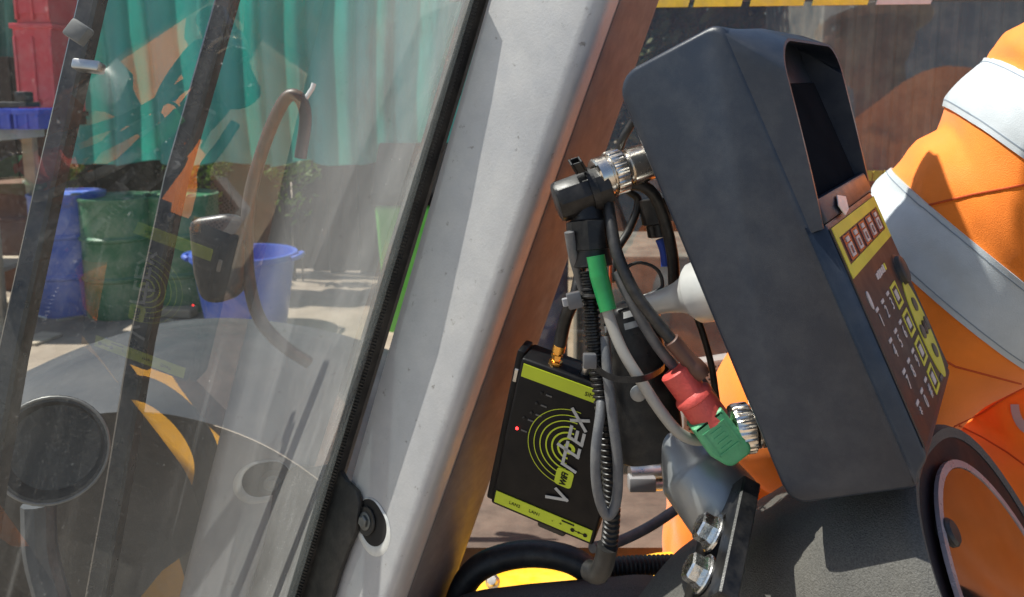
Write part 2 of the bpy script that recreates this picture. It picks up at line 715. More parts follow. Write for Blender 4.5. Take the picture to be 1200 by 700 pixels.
def crate(u0, u1, zb, h, y_, m, label, grp, name='crate', dpt=0.36):
    xa, xb = GY(u0, 100, y_).x, GY(u1, 100, y_).x
    w = xb - xa
    cx_ = (xa + xb) / 2
    t_ = thing(name, (cx_, y_ + dpt / 2, zb), label, name.replace('_', ' '), grp)
    bm_ = nb()
    c_ = Vector((cx_, y_ + dpt / 2, zb))
    prism(bm_, [c_ + Vector((-w * .46, -dpt / 2 + 0.012, 0)), c_ + Vector((w * .46, -dpt / 2 + 0.012, 0)), c_ + Vector((w / 2 - .008, -dpt / 2, h)), c_ + Vector((-w / 2 + .008, -dpt / 2, h))], Vector((0, dpt, 0)))
    bm_.faces.ensure_lookup_table()
    top = [f for f in bm_.faces if f.calc_center_median().z > zb + h - 1e-4]
    r = bmesh.ops.inset_region(bm_, faces=top, thickness=0.012)
    bmesh.ops.translate(bm_, vec=(0, 0, -h * 0.85), verts=list({v for f in top for v in f.verts}))
    obj('body', bm_, m, t_)
    bm_ = nb()
    for s in (-1, 1):
        abox(bm_, c_ + Vector((0, s * (dpt / 2 + .004), h - 0.02)), (w + 0.02, 0.016, 0.035), 0.004)
        abox(bm_, c_ + Vector((s * (w / 2), 0, h - 0.0203)), (0.016, dpt - .0015, 0.034), 0.003)
    obj('rim', bm_, m, t_)
    for s in (-0.55, 0.0, 0.55):
        bm_ = nb()
        abox(bm_, c_ + Vector((s * w * .8, -dpt / 2 + 0.0, h * 0.45)), (0.018, 0.02, h * 0.8), 0.003)
        obj('rib', bm_, m, t_)
    return t_


zr = zt + 0.17
crate(20, 62, zt, 0.10, YB + 0.42, M_black, 'black tray under the red crates at the back of the bench', None, 'tray', 0.4)
h1 = GY(40, 27, YB + .45).z - (zt + 0.10)
crate(19, 66, zt + 0.10, h1, YB + 0.45, M_red, 'red plastic crate, lower of the stack of two', 'red crates on the bench')
crate(24, 66, zt + 0.10 + h1 + 0.002, 0.42, YB + 0.45, M_red, 'red plastic crate, upper of the stack of two', 'red crates on the bench')
M_blue2 = mat('cobalt_plastic', (0.025, 0.07, 0.55), 0.4, dust=0.15)
for (u0, u1, dy, lab) in ((-22, 9, 0.02, 'cobalt blue picking bin at the left edge of the bench'), (13, 42, 0.0, 'cobalt blue picking bin in the middle of the bench front'), (45, 56, 0.16, 'small cobalt blue picking bin behind the bench corner')):
    crate(u0, u1, zt, 0.135, YB + dy, M_blue2, lab, 'blue bins on the bench', 'picking_bin', 0.2)
bm = nb()
qa = GY(8, 112, YB + .1)
abox(bm, (qa.x, YB + 0.1, zt + 0.16), (0.34, 0.16, 0.035), 0.008)
abox(bm, (qa.x + 0.12, YB + 0.09, zt + 0.21), (0.07, 0.1, 0.07), 0.012)
tag(obj('hand_tool', bm, M_black), 'black tool lying across the blue bins on the bench', 'tool')

# planks and litter on the ground
def floor_plank(u0, v0, u1, v1, w, h, m, label, name='plank'):
    def gp(u, v):
        r = D((u - CX) / FPX, (CY - v) / FPX, 1)
        return CAMPOS + r * (-CAM_H / r.z)
    a, b = gp(u0, v0), gp(u1, v1)
    d = b - a
    ax = d.normalized()
    ay = Vector((-ax.y, ax.x, 0))
    bm_ = nb()
    box(bm_, (a + b) / 2 + Vector((0, 0, h / 2 + 0.001)), ax, ay, Vector((0, 0, 1)), d.length, w, h, min(h, w) * 0.15, 1)
    return tag(obj(name, bm_, m), label, name.replace('_', ' '))


floor_plank(-60, 358, 228, 372, 0.11, 0.07, M_wood, 'long weathered timber plank lying in front of the drums')
M_white2 = mat('white_scrap', (0.75, 0.75, 0.72), 0.6)
floor_plank(38, 369, 57, 373, 0.04, 0.012, M_white2, 'small white scrap lying by the long plank', 'scrap')
floor_plank(66, 377, 98, 372, 0.035, 0.015, M_wood, 'thin broken stick lying just before the long plank', 'stick')
floor_plank(30, 405, 62, 393, 0.16, 0.02, M_wood, 'flat pale board lying on the open ground at left', 'board')
floor_plank(120, 402, 127, 398, 0.03, 0.01, M_white2, 'tiny white crumb on the bare ground', 'scrap')
floor_plank(196, 376, 206, 379, 0.03, 0.02, M_wood, 'short stick beside the end of the long plank', 'stick')

# =================================================================== BACKGROUND RIGHT (outside the side window)
def bush(name, cx_, cy_, w, h, n, s, m, label, trunk=True, grp=None):
    t_ = thing(name, (cx_, cy_, 0), label, 'tree' if trunk else 'bush', grp)
    r_ = random.Random(int(cx_ * 100))
    bm_ = nb()
    for k_ in range(10):
        leaves(bm_, (cx_ + r_.uniform(-.35, .35) * w, cy_ + r_.uniform(-.3, .3) * w * .5, h * r_.uniform(0.25, 0.85)), (w * r_.uniform(.2, .36), w * .25, h * r_.uniform(.14, .24)), n // 10, s, r_)
    obj('crown', bm_, m, t_, smooth=None)
    for k_ in range(3):
        bm_ = nb()
        tube(bm_, spline([Vector((cx_ + k_ * .1, cy_, 0)), Vector((cx_ + r_.uniform(-.2, .2), cy_, h * .4)), Vector((cx_ + r_.uniform(-.4, .4) * w, cy_, h * .8))], 6), lambda q_: 0.07 * (1 - .7 * q_), 8)
        obj('trunk' if k_ == 0 else 'limb', bm_, M_stem, t_)


labs = ['dark tree behind the pillar top outside the side window', 'dark tree left behind the display hood', 'dark tree right behind the display hood',
        'dark tree beside the ribbed container', 'dark tree behind the ribbed container', 'dark tree behind the orange sleeve', 'dark tree at the far right behind the person']
for j, u in enumerate((690, 800, 890, 975, 1060, 1150, 1260)):
    q = GY(u, 100, 8.5 + (j % 3) * 0.6)
    bush('tree', q.x, q.y, 2.0, 5.6 + 0.6 * (j % 2), 5200, 0.085, M_leafD, labs[j], grp='trees outside the side window')

M_cont = mat('container_paint', (0.10, 0.115, 0.13), 0.5, var=0.15, vscale=3, dust=0.4, dscale=3, col2=(0.14, 0.07, 0.04), c2scale=2, c2lo=.62, c2hi=.72)
y = 6.6
xa, xb = GY(965, 100, y).x, GY(1330, 100, y).x
zt2 = GY(1000, -40, y).z
t = thing('shipping_container', ((xa + xb) / 2, y + 0.8, 0), 'grey ribbed steel container seen through the side window', 'container')
bm = nb()
n = 60
pr = [0, 0, 1, 1]
pts = []
step = (xb - xa) / n
for i in range(n + 1):
    pts.append(Vector((xa + i * step, y + 0.035 * pr[i % 4], 0.12)))
back = [Vector((xb, y + 1.6, 0.12)), Vector((xa, y + 1.6, 0.12))]
prism(bm, pts + back, Vector((0, 0, zt2 - 0.2)))
obj('wall', bm, M_cont, t, smooth=None)
for z in (0.07, zt2 - 0.03):
    bm = nb()
    abox(bm, ((xa + xb) / 2, y + 0.79, z), (xb - xa + 0.06, 1.68, 0.12), 0.01)
    obj('rail', bm, M_cont, t)
for xx in (xa, xb):
    bm = nb()
    abox(bm, (xx, y - 0.005, zt2 / 2), (0.11, 0.11, zt2 - 0.19), 0.008)
    obj('corner_post', bm, M_cont, t)

# added skip in front of the trees: window's brown reflection put into its colour
M_reflbrown = mat('reflection_brown', (0.16, 0.075, 0.045), 0.85, var=0.45, vscale=4, col2=(0.07, 0.05, 0.045), c2scale=3)
q = GY(880, 215, 5.6)
c = Vector((q.x, 5.6, 0))
t = thing('added_skip', c, 'added brown skip shape behind the display hood, standing in for a reflection', 'skip')
bm = nb()
prism(bm, [c + Vector((-0.75, 0, 0.1)), c + Vector((0.75, 0, 0.1)), c + Vector((1.05, 0, 0.95)), c + Vector((-1.05, 0, 0.95))], Vector((0, 1.2, 0)))
bm.faces.ensure_lookup_table()
top = [f for f in bm.faces if f.calc_center_median().z > 0.94]
bmesh.ops.inset_region(bm, faces=top, thickness=0.03)
bmesh.ops.translate(bm, vec=(0, 0, -0.6), verts=list({v for f in top for v in f.verts}))
obj('body', bm, M_reflbrown, t)
bm = nb()
abox(bm, c + Vector((0, -0.02, 0.94)), (2.14, 0.06, 0.08), 0.01)
obj('rim', bm, M_reflbrown, t)
for s in (-0.6, -0.2, 0.2, 0.6):
    bm = nb()
    abox(bm, c + Vector((s, -0.02, 0.5)), (0.06, 0.05, 0.8), 0.008)
    obj('rib', bm, M_reflbrown, t)

# blue barrel and slab seen between pillar and cables
barrel_q = GY(622, 320, 2.9)
M_dblue = mat('navy_drum', (0.012, 0.035, 0.16), 0.5, var=0.3, vscale=9, dust=0.3, dscale=7)
c = Vector((GY(612, 320, 2.9).x, 2.9, 0))
t = thing('barrel', c, 'dark blue drum standing outside right behind the pillar', 'barrel')
bm = nb()
zt3 = GY(640, 268, 2.9).z
zb3 = 0.0
lathe(bm, c, (0, 0, 1), [(0, .17), (.01, .178), (zt3 / 3, .178), (zt3 / 3 + .01, .185), (zt3 / 3 + .03, .185), (zt3 / 3 + .04, .178), (zt3 * .66, .178), (zt3 * .66 + .01, .185), (zt3 * .66 + .03, .185), (zt3 * .66 + .04, .178), (zt3 - .015, .178)], 36)
obj('shell', bm, M_dblue, t)
bm = nb()
lathe(bm, c, (0, 0, 1), [(zt3 - .018, .17), (zt3 - .018, .184), (zt3, .184), (zt3, .172), (zt3 - .012, .17)], 36)
obj('lid', bm, M_dblue, t)
M_slab = mat('grey_concrete_block', (0.11, 0.11, 0.105), 0.85, var=0.3, vscale=8, bump=0.5, bscale=60, dust=0.3)
bm = nb()
q = GY(745, 300, 2.7)
abox(bm, (q.x + .1, 2.95, q.z / 2), (0.56, 0.5, q.z), 0.015)
tag(obj('concrete_block', bm, M_slab), 'grey concrete block outside behind the cables', 'block')

# =================================================================== CAB: windscreen
N_GL = D(0.9385, -0.3148, -0.142).normalized()     # inner face normal of the windscreen
O_GL = W(0, 0, 0) + N_GL * -0.17691
def gl(u, v):
    return on_plane(u, v, O_GL, N_GL)


S0, S1 = gl(557, 0), gl(347, 700)
E_UP = (S0 - S1).normalized()
E_LEFT = E_UP.cross(N_GL).normalized()
if E_LEFT.dot(S0 - CAMPOS) > 0 and E_LEFT.y > 0:
    E_LEFT = -E_LEFT
SM = (S0 + S1) / 2
ws = thing('windscreen', SM - E_UP * 0.6, 'dusty scratched windscreen glass with black rubber seal, left of the pillar', 'windscreen')
M_glass = glass_mat('dusty_windscreen', dirt=0.032, boost=1.9, edge=(0.0, 0.34, 0.38))
me = bpy.data.meshes.new('glass')
gw = 0.95
vv = [(-0.004, -0.75, 0), (gw, -0.75, 0), (gw, 0.75, 0), (-0.004, 0.75, 0)]
me.from_pydata(vv, [], [(0, 1, 2, 3)])
me.materials.append(M_glass)
go = link(bpy.data.objects.new('glass', me))
go.parent = ws
Mx = Matrix.Identity(4)
for i, a in enumerate((E_LEFT, E_UP, E_LEFT.cross(E_UP))):
    for k in range(3):
        Mx[k][i] = a[k]
off = SM - ws.location
for k in range(3):
    Mx[k][3] = off[k]
go.matrix_local = Mx
E_OUT = -N_GL
M_rubber = mat('black_rubber', (0.012, 0.012, 0.012), 0.5, var=0.3, vscale=60, dust=0.10, dscale=25, bump=0.15, bscale=400)
# seal: a lipped rubber profile run along the glass edge
prof = [(0.004, -0.004), (0.003, 0.004), (-0.003, 0.0085), (-0.014, 0.0085), (-0.022, 0.006), (-0.024, -0.004), (-0.018, -0.012), (0.0, -0.010)]
bm = nb()
rings = []
for t_ in (-0.75, -0.4, -0.2, 0, 0.2, 0.4, 0.75):
    rings.append([bm.verts.new(SM + E_UP * t_ + E_LEFT * a + N_GL * b) for a, b in prof])
for i in range(len(rings) - 1):
    for k in range(len(prof)):
        bm.faces.new((rings[i][k], rings[i][(k + 1) % len(prof)], rings[i + 1][(k + 1) % len(prof)], rings[i + 1][k]))
bm.faces.new(rings[0])
bm.faces.new(rings[-1])
obj('seal', bm, M_rubber, ws, smooth=25)
# fine teeth along the inner lip of the seal
bm = nb()
t_ = -0.42
while t_ < 0.45:
    box(bm, SM + E_UP * t_ + E_LEFT * 0.0038 + N_GL * 0.0025, E_LEFT, E_UP, N_GL, 0.0022, 0.0014, 0.004)
    t_ += 0.0031
o = obj('seal_tooth', bm, M_rubber, ws, smooth=None)
o['kind'] = 'stuff'
# grey printed border strip on the glass beside the seal
M_frit = glass_mat('glass_border_film', dirt=0.14, tint=(0.16, 0.19, 0.20), boost=1.2)
bm = nb()
bm.faces.new([bm.verts.new(SM + E_LEFT * a + E_UP * b + N_GL * -0.003) for a, b in ((0.0, -0.75), (0.032, -0.75), (0.030, 0.06), (0.016, 0.3), (0.0, 0.3))])
obj('border_film', bm, M_frit, ws, smooth=None)

# =================================================================== CAB: pillar
M_silver = mat('silver_paint', (0.41, 0.412, 0.42), 0.5, 0.15, var=0.05, vscale=45, dust=0.35, dustcol=(0.64, 0.62, 0.58), dscale=12, bump=0.12, bscale=420, col2=(0.20, 0.19, 0.18), c2scale=95, c2lo=0.63, c2hi=0.71)


def lin(a, b, t):
    return a + (b - a) * t


def pil(v):
    """cross-section of the pillar at photo row v (u, distance)"""
    t = v / 700
    d0 = lin(0.655, 0.724, t)
    u0, u1, u2 = lin(572, 372, t), lin(712, 462, t), lin(770, 524, t)
    return [P(u0 + 40, v, d0 + 0.05), P(u0 + 1, v, d0 - 0.002), P(u0 + 6, v, d0 - 0.006), P(lin(u0, u1, .55), v, d0 - 0.040), P(lin(u0, u1, .82), v, d0 - 0.058),
            P(lin(u0, u1, .93), v, d0 - 0.062), P(u1, v, d0 - 0.060), P(lin(u1, u2, .12), v, d0 - 0.052), P(lin(u1, u2, .22), v, d0 - 0.038), P(lin(u1, u2, .95), v, d0 + 0.052), P(u2, v, d0 + 0.062), P(lin(u1, u2, .9), v, d0 + 0.075)]


t = thing('cab_pillar', P(420, 900, 0.74), 'silver painted cab pillar slanting between windscreen and side window', 'pillar')
bm = nb()
rows = [-260, -100, 0, 120, 240, 350, 460, 580, 700, 800, 950]
rings = [[bm.verts.new(p) for p in pil(v)] for v in rows]
np_ = len(rings[0])
for i in range(len(rings) - 1):
    for k in range(np_):
        bm.faces.new((rings[i][k], rings[i][(k + 1) % np_], rings[i + 1][(k + 1) % np_], rings[i + 1][k]))
bm.faces.new(rings[0])
bm.faces.new(rings[-1])
obj('post', bm, M_silver, t, smooth=60)
# added dark strip: shade of the post's cab-side return, put into the colour
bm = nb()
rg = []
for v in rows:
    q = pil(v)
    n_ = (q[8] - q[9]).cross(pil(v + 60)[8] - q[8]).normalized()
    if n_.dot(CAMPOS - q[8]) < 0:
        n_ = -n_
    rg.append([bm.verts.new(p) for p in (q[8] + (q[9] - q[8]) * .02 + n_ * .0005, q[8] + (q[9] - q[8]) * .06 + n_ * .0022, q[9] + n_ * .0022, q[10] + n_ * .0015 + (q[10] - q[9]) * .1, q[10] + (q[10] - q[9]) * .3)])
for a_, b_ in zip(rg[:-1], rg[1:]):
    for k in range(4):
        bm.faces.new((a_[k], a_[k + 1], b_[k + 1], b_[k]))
obj('shaded_side', bm, mat('pillar_shade_grey', (0.12, 0.108, 0.11), 0.5, spec=0.35, var=0.12, vscale=30, dust=0.15, dscale=25), t, smooth=50)


def pil_face(u, v, lift=0.001):
    q = pil(v)
    a, b = q[2], q[3]
    n = (pil(v - 50)[3] - a).cross(b - a).normalized()
    if n.dot(CAMPOS - a) < 0:
        n = -n
    return on_plane(u, v, a, n) + n * lift, n


# slotted recess with washer and bolt
c0, nrm = pil_face(436, 612, 0.0006)
ex = (pil_face(460, 605)[0] - pil_face(412, 619)[0]).normalized()
ey = nrm.cross(ex).normalized()
if ey.z < 0:
    ey = -ey
M_whitemetal = mat('chipped_white_edge', (0.66, 0.66, 0.63), 0.4, 0.2, var=0.15, vscale=80)
M_dark = mat('dark_gap', (0.012, 0.011, 0.010), 0.8)
M_boltgrey = mat('grey_zinc', (0.16, 0.17, 0.17), 0.45, 0.8, var=0.2, vscale=150)


def capsule(c, r, l, axis, nrm_, k=14):
    y_ = nrm_.cross(axis)
    o_ = []
    for i in range(k):
        th = -math.pi / 2 + math.pi * i / (k - 1)
        o_.append(c + axis * (l + r * math.cos(th)) + y_ * (r * math.sin(th)))
    for i in range(k):
        th = math.pi / 2 + math.pi * i / (k - 1)
        o_.append(c + axis * (-l + r * math.cos(th)) + y_ * (r * math.sin(th)))
    return o_


slot_ax = (ex * 0.5 - ey * 0.85).normalized()
bm = nb()
lo_ = capsule(c0 - ey * 0.004, 0.0215, 0.004, slot_ax, nrm, 16)
li_ = capsule(c0, 0.0165, 0.004, slot_ax, nrm, 16)
a_ = [bm.verts.new(p) for p in lo_]
m_ = [bm.verts.new((p + q_) / 2 + nrm * 0.0012) for p, q_ in zip(lo_, li_)]
b_ = [bm.verts.new(p - nrm * 0.0005) for p in li_]
for r0, r1 in ((a_, m_), (m_, b_)):
    for i in range(len(r0)):
        j = (i + 1) % len(r0)
        bm.faces.new((r0[i], r0[j], r1[j], r1[i]))
obj('recess_rim', bm, M_whitemetal, t, smooth=60)
bm = nb()
prism(bm, [p - nrm * 0.0010 for p in capsule(c0, 0.0170, 0.004, slot_ax, nrm, 16)], nrm * 0.0014)
obj('recess', bm, M_dark, t)
bc = pil_face(431, 610)[0] + nrm * 0.0005
bm = nb()
lathe(bm, bc, nrm, [(0, 0.0120), (0.001, 0.0126), (0.0018, 0.0122), (0.0018, 0.007)], 28)
w_ = obj('washer', bm, M_rubber, t)
bm = nb()
lathe(bm, bc + nrm * 0.0016, nrm, [(0, 0.0078), (0.001, 0.0078), (0.0014, 0.0062)], 24)
lathe(bm, bc + nrm * 0.0026, nrm, [(0, 0.0056), (0.0025, 0.0056), (0.0032, 0.0045)], 6)
obj('bolt', bm, M_boltgrey, t, smooth=20)

# rubber tab of the seal lapping onto the pillar near the bottom
bm = nb()
tabpx = [(385, 545), (404, 548), (412, 562), (425, 574), (428, 588), (424, 622), (414, 645), (404, 672), (394, 705), (378, 760), (340, 760)]
pts = [pil_face(u, v, 0.0015)[0] for u, v in tabpx]
prism(bm, pts, nrm * 0.006)
bevel_all(bm, 0.002, 2)
obj('seal_tab', bm, M_rubber, ws)

# =================================================================== CAB: guard bars, mirror, bonnet, lamp outside the windscreen
M_bar = mat('black_guard_paint', (0.009, 0.009, 0.010), 0.32, var=0.3, vscale=30, dust=0.10, dscale=30, bump=0.1, bscale=300)


def guard(path, wpx, d, label):
    p = [P(u, v, dd) for u, v, dd in path]
    t_ = thing('guard_bar', p[-1], label, 'guard bar', 'guard bars outside the windscreen')
    bm_ = nb()
    w = wpx * d / FPX
    ax = (p[-1] - p[0]).normalized()
    side = ax.cross(FW).normalized()
    fr = side.cross(ax).normalized()
    a, b = p[0], p[-1]
    prs = [(-.5, -.35), (-.36, -.5), (.36, -.5), (.5, -.35), (.5, .5), (-.5, .5)]
    rg = [[bm_.verts.new(q + side * (x_ * w) + fr * (y_ * w)) for x_, y_ in prs] for q in p]
    for i in range(len(rg) - 1):
        for k_ in range(6):
            bm_.faces.new((rg[i][k_], rg[i][(k_ + 1) % 6], rg[i + 1][(k_ + 1) % 6], rg[i + 1][k_]))
    bm_.faces.new(rg[0])
    bm_.faces.new(rg[-1])
    obj('bar', bm_, M_bar, t_, smooth=20)
    return t_, side, fr, ax


t, sd_, fr_, ax_ = guard([(121, -50, .585), (108, 0, .58), (55, 230, .56), (14, 420, .54), (-10, 560, .53), (-30, 700, .52)], 24, .56, 'black painted guard bar outside the glass, left of two, with silver clamp')
bm = nb()
box(bm, P(104, 78, .555), sd_, ax_, fr_, .020, .008, .012, .002)
obj('clamp', bm, M_steel, t)
bm = nb()
box(bm, P(92, 38, .55), (sd_ + ax_ * .5).normalized(), (ax_ - sd_ * .5).normalized(), fr_, .015, .014, .010, .002)
obj('block', bm, mat('pale_grey_plastic', (0.12, 0.122, 0.12), 0.6), t)
guard([(281, -50, .705), (266, 0, .70), (206, 210, .68), (166, 400, .66), (140, 560, .65), (115, 700, .64)], 22, .68, 'plain black painted guard bar outside the glass, right of two')

M_pipe = mat('rusty_pipe', (0.016, 0.008, 0.007), 0.45, var=0.35, vscale=40, dust=0.04, dscale=30)
mp = P(255, 300, .98)
t = thing('wing_mirror', P(330, 420, 1.0), 'black wing mirror on a bent rusty brown tube arm', 'mirror')
bm = nb()
path = spline([P(*q) for q in ((352, 185, 1.02), (358, 140, 1.01), (352, 116, 1.0), (338, 113, 1.0), (324, 135, 1.0), (308, 175, 1.0), (294, 225, 1.0), (289, 275, 1.0), (292, 330, 1.0), (305, 375, 1.0), (332, 405, 1.0), (362, 425, 1.02))], 8)
tube(bm, path, 0.0084, 12)
obj('arm', bm, M_pipe, t)
bm = nb()
sh = [(-36, -38), (-30, -46), (10, -52), (28, -44), (33, -30), (30, 30), (20, 48), (-6, 56), (-22, 50), (-30, 20)]
ctr = P(254, 302, .99)
pts = [P(254 + a, 302 + b, .985) for a, b in sh]
prism(bm, pts, FW * 0.035)
bevel_all(bm, 0.010, 3)
mh = obj('mirror_housing', bm, M_black, t)
bm = nb()
tube(bm, [P(284, 285, 1.0), P(291, 285, 1.0)], .012, 10)
obj('clamp', bm, M_black, t)
bm = nb()
tube(bm, [P(358, 116, 1.0), P(366, 104, 1.0), P(368, 98, 1.0)], .003, 8)
obj('end_clip', bm, M_white2, t)

M_bonnet = mat('grey_dusty_bonnet', (0.026, 0.028, 0.031), 0.55, var=0.2, vscale=7, dust=0.35, dustcol=(0.09, 0.088, 0.084), dscale=9)
M_bonnetd = mat('black_grille_plastic', (0.018, 0.018, 0.018), 0.55, var=0.4, vscale=14, dust=0.3, dustcol=(0.12, 0.10, 0.09), dscale=8)
far = [(-80, 505), (20, 455), (100, 416), (180, 386), (255, 374), (330, 378), (420, 398), (520, 440), (620, 520)]
near = [(-90, 545), (10, 510), (70, 492), (140, 483), (205, 487), (280, 508), (350, 545), (430, 610), (520, 700)]
t = thing('bonnet', P(150, 800, 1.1), 'rounded grey machine bonnet with black front outside the windscreen', 'bonnet')
bm = nb()
fs = spline([P(u, v, 1.75) for u, v in far], 5)
ns = spline([P(u, v, 1.05) for u, v in near], 5)
rowsb = []
for i in range(9):
    s = i / 8
    row = []
    for a, b in zip(fs, ns):
        q = a.lerp(b, s)
        q = q + Vector((0, 0, 1)) * (0.05 * math.sin(math.pi * s))
        row.append(bm.verts.new(q))
    rowsb.append(row)
back = [bm.verts.new(a + Vector((0, 0.25, -0.35))) for a in fs]
rowsb = [back] + rowsb
for i in range(len(rowsb) - 1):
    for k in range(len(fs) - 1):
        bm.faces.new((rowsb[i][k], rowsb[i][k + 1], rowsb[i + 1][k + 1], rowsb[i + 1][k]))
obj('hood', bm, M_bonnet, t, smooth=60)
bm = nb()
fr0 = [bm.verts.new(p + Vector((0, -0.001, -0.001))) for p in ns]
fr1 = [bm.verts.new(p + Vector((0, 0.015, -0.02))) for p in ns]
fr2 = [bm.verts.new(p + Vector((0, -0.04, -0.75))) for p in ns]
for r0, r1 in ((fr0, fr1), (fr1, fr2)):
    for k in range(len(ns) - 1):
        bm.faces.new((r0[k], r0[k + 1], r1[k + 1], r1[k]))
obj('front_panel', bm, M_bonnetd, t, smooth=60)

t = thing('work_lamp', P(60, 760, .8), 'round black work lamp with pale rim in front of the bonnet', 'lamp')
la = D(0.30, 0.10, -1).normalized()
lc = P(60, 528, .80)
bm = nb()
lathe(bm, lc - la * .06, la, [(0, .02), (.01, .034), (.035, .05), (.06, .0565), (.06, .050), (.045, .044), (.043, .001)], 40)
obj('housing', bm, M_black, t)
bm = nb()
for k in range(41):
    pass
x_, y_, _ = ortho(la)
tube(bm, [lc + x_ * (.0545 * math.cos(2 * math.pi * k / 48)) + y_ * (.0545 * math.sin(2 * math.pi * k / 48)) for k in range(49)], .0016, 8, cap=False)
obj('rim', bm, mat('pale_rim', (0.16, 0.16, 0.15), 0.5, 0.3), t)
bm = nb()
tube(bm, spline([P(45, 590, .84), P(48, 650, .84), P(66, 720, .84), P(80, 800, .84)], 6), .017, 10)
obj('stalk', bm, mat('grey_hose', (0.06, 0.065, 0.07), 0.6), t)

# =================================================================== CAB: side window
WD = 1.32
M_glass2 = glass_mat('side_window_glass', dirt=0.12, tint=(0.70, 0.67, 0.58), boost=1.6, scratch=True)
t = thing('side_window', P(900, 300, WD), 'side window behind the display with yellow black hazard tape along its top', 'window')
bm = nb()
bm.faces.new([bm.verts.new(P(u, v, WD)) for u, v in ((540, -14), (1700, -14), (1700, 560), (540, 560))])
obj('pane', bm, M_glass2, t, smooth=None)
M_yel = mat('hazard_yellow', (0.80, 0.72, 0.07), 0.5, var=0.12, vscale=60, dust=0.3, dscale=40)
M_frame = mat('black_frame', (0.015, 0.015, 0.015), 0.5, dust=0.2)
bm = nb()
box(bm, P(1100, -16, WD + .012), RX, UP, FW, 1.7, .050, .02, .003)
obj('top_rail', bm, M_frame, t)
for (u0, u1) in ((700, 760), (764, 806), (812, 868), (878, 941), (951, 1016), (1026, 1090)):
    bm = nb()
    prism(bm, [P(u0 + 6, -14, WD - .0005), P(u1 + 6, -14, WD - .0005), P(u1, 9 - (u1 - 760) * .012, WD - .0005), P(u0, 9 - (u0 - 760) * .012, WD - .0005)], FW * .002 * -1)
    obj('tape_stripe', bm, M_yel if u0 < 1000 else mat('pale_tape', (0.62, 0.66, 0.66), 0.5), t)
bm = nb()
box(bm, P(1100, 572, WD), RX, UP, FW, 1.7, .035, .04, .004)
obj('bottom_rail', bm, M_frame, t)
# barrier rail outside with the same tape
t = thing('barrier_rail', P(1060, 206, 2.2), 'barrier rail with yellow black tape behind the orange sleeve', 'barrier')
bm = nb()
box(bm, P(1060, 206, 2.22), RX, UP, FW, .5, .032, .03, .003)
obj('rail', bm, M_frame, t)
for k, u in enumerate((985, 998, 1011, 1023, 1036, 1049)):
    bm = nb()
    prism(bm, [P(u + 1, 200, 2.2), P(u + 11.5, 200, 2.2), P(u + 10.5, 212, 2.2), P(u, 212, 2.2)], FW * .004)
    obj('tape_stripe', bm, M_yel, t)
for u in (975, 1150):
    bm = nb()
    q = P(u, 206, 2.22)
    abox(bm, (q.x, q.y + .02, q.z / 2), (.03, .03, q.z))
    obj('post', bm, M_frame, t)

# =================================================================== CAB: sill, yellow body, rail, floor
M_sill = mat('dirty_brown_sill', (0.075, 0.05, 0.036), 0.85, var=0.4, vscale=18, bump=0.5, bscale=120, dust=0.35, dustcol=(0.20, 0.15, 0.11), dscale=14)
M_yellow = mat('machine_yellow', (0.86, 0.42, 0.01), 0.35, var=0.08, vscale=20, dust=0.2, dscale=30)
t = thing('cab_sill', P(700, 640, 1.05), 'dirty brown ledge inside the cab below the side window', 'ledge')
bm = nb()
prism(bm, [P(400, 640, .98), P(1500, 640, .98), P(1500, 556, 1.26), P(400, 556, 1.26)], D(0, -.03, 0))
obj('top', bm, M_sill, t)
bm = nb()
prism(bm, [P(400, 642, .975), P(1500, 642, .975), P(1500, 900, .98), P(400, 900, .98)], D(0, 0, .03))
obj('side', bm, M_sill, t)
t = thing('yellow_body', P(650, 720, .86), 'bright yellow painted body panel below the router', 'panel')
bm = nb()
top_e = [(470, 672), (540, 664), (600, 660), (660, 664), (720, 655), (770, 645), (830, 640), (900, 640)]
a = [P(u, v, .93) for u, v in top_e]
b = [P(u, v + 45, .84) for u, v in top_e]
c_ = [P(u, v + 190, .85) for u, v in top_e]
ra = [[bm.verts.new(p) for p in r] for r in ([p + D(0, -.25, .01) for p in a], a, b, c_)]
for i in range(3):
    for k in range(len(a) - 1):
        bm.faces.new((ra[i][k], ra[i][k + 1], ra[i + 1][k + 1], ra[i + 1][k]))
bevel_all(bm, .008, 3, 20)
obj('shell', bm, M_yellow, t, smooth=50)
bm = nb()
lathe(bm, P(578, 683, .855), D(-.1, .6, -.8), [(0, .008), (.006, .008), (.008, .006), (.014, .005)], 12)
obj('stud', bm, M_steel, t)

t = thing('chrome_rail', P(780, 575, .9), 'pair of short bright metal tubes behind the swivel mount', 'rail')
for (v0, r) in ((551, .008), (566, .0065)):
    bm = nb()
    tube(bm, [P(738, v0 + 4, .86), P(850, v0 - 2, .88)], r, 14)
    obj('tube', bm, M_steel, t)
bm = nb()
box(bm, P(752, 566, .855), RX, UP, FW, .03, .016, .018, .002)
obj('collar', bm, mat('grey_nylon', (0.18, 0.18, 0.18), 0.5), t)

M_perf = mat('grey_speaker_cloth', (0.22, 0.205, 0.19), 0.8, var=0.15, vscale=90)
t = thing('speaker_panel', P(840, 470, .93), 'grey perforated speaker panel behind the red and green plug', 'speaker')
bm = nb()
pq = [(800, 428), (862, 418), (872, 505), (800, 515)]
prism(bm, [P(u, v, .93) for u, v in pq], FW * .03)
bevel_all(bm, .005, 2)
obj('plate', bm, M_perf, t)
bm = nb()
for i in range(13):
    for j in range(16):
        u = 806 + i * 4.6 + (j % 2) * 2.3
        v = 434 + j * 4.6 - i * .6
        lathe(bm, P(u, v, .9295), -FW, [(0, .0014), (.0006, .0014)], 6)
o = obj('hole', bm, M_dark, t, smooth=None)
o['kind'] = 'stuff'

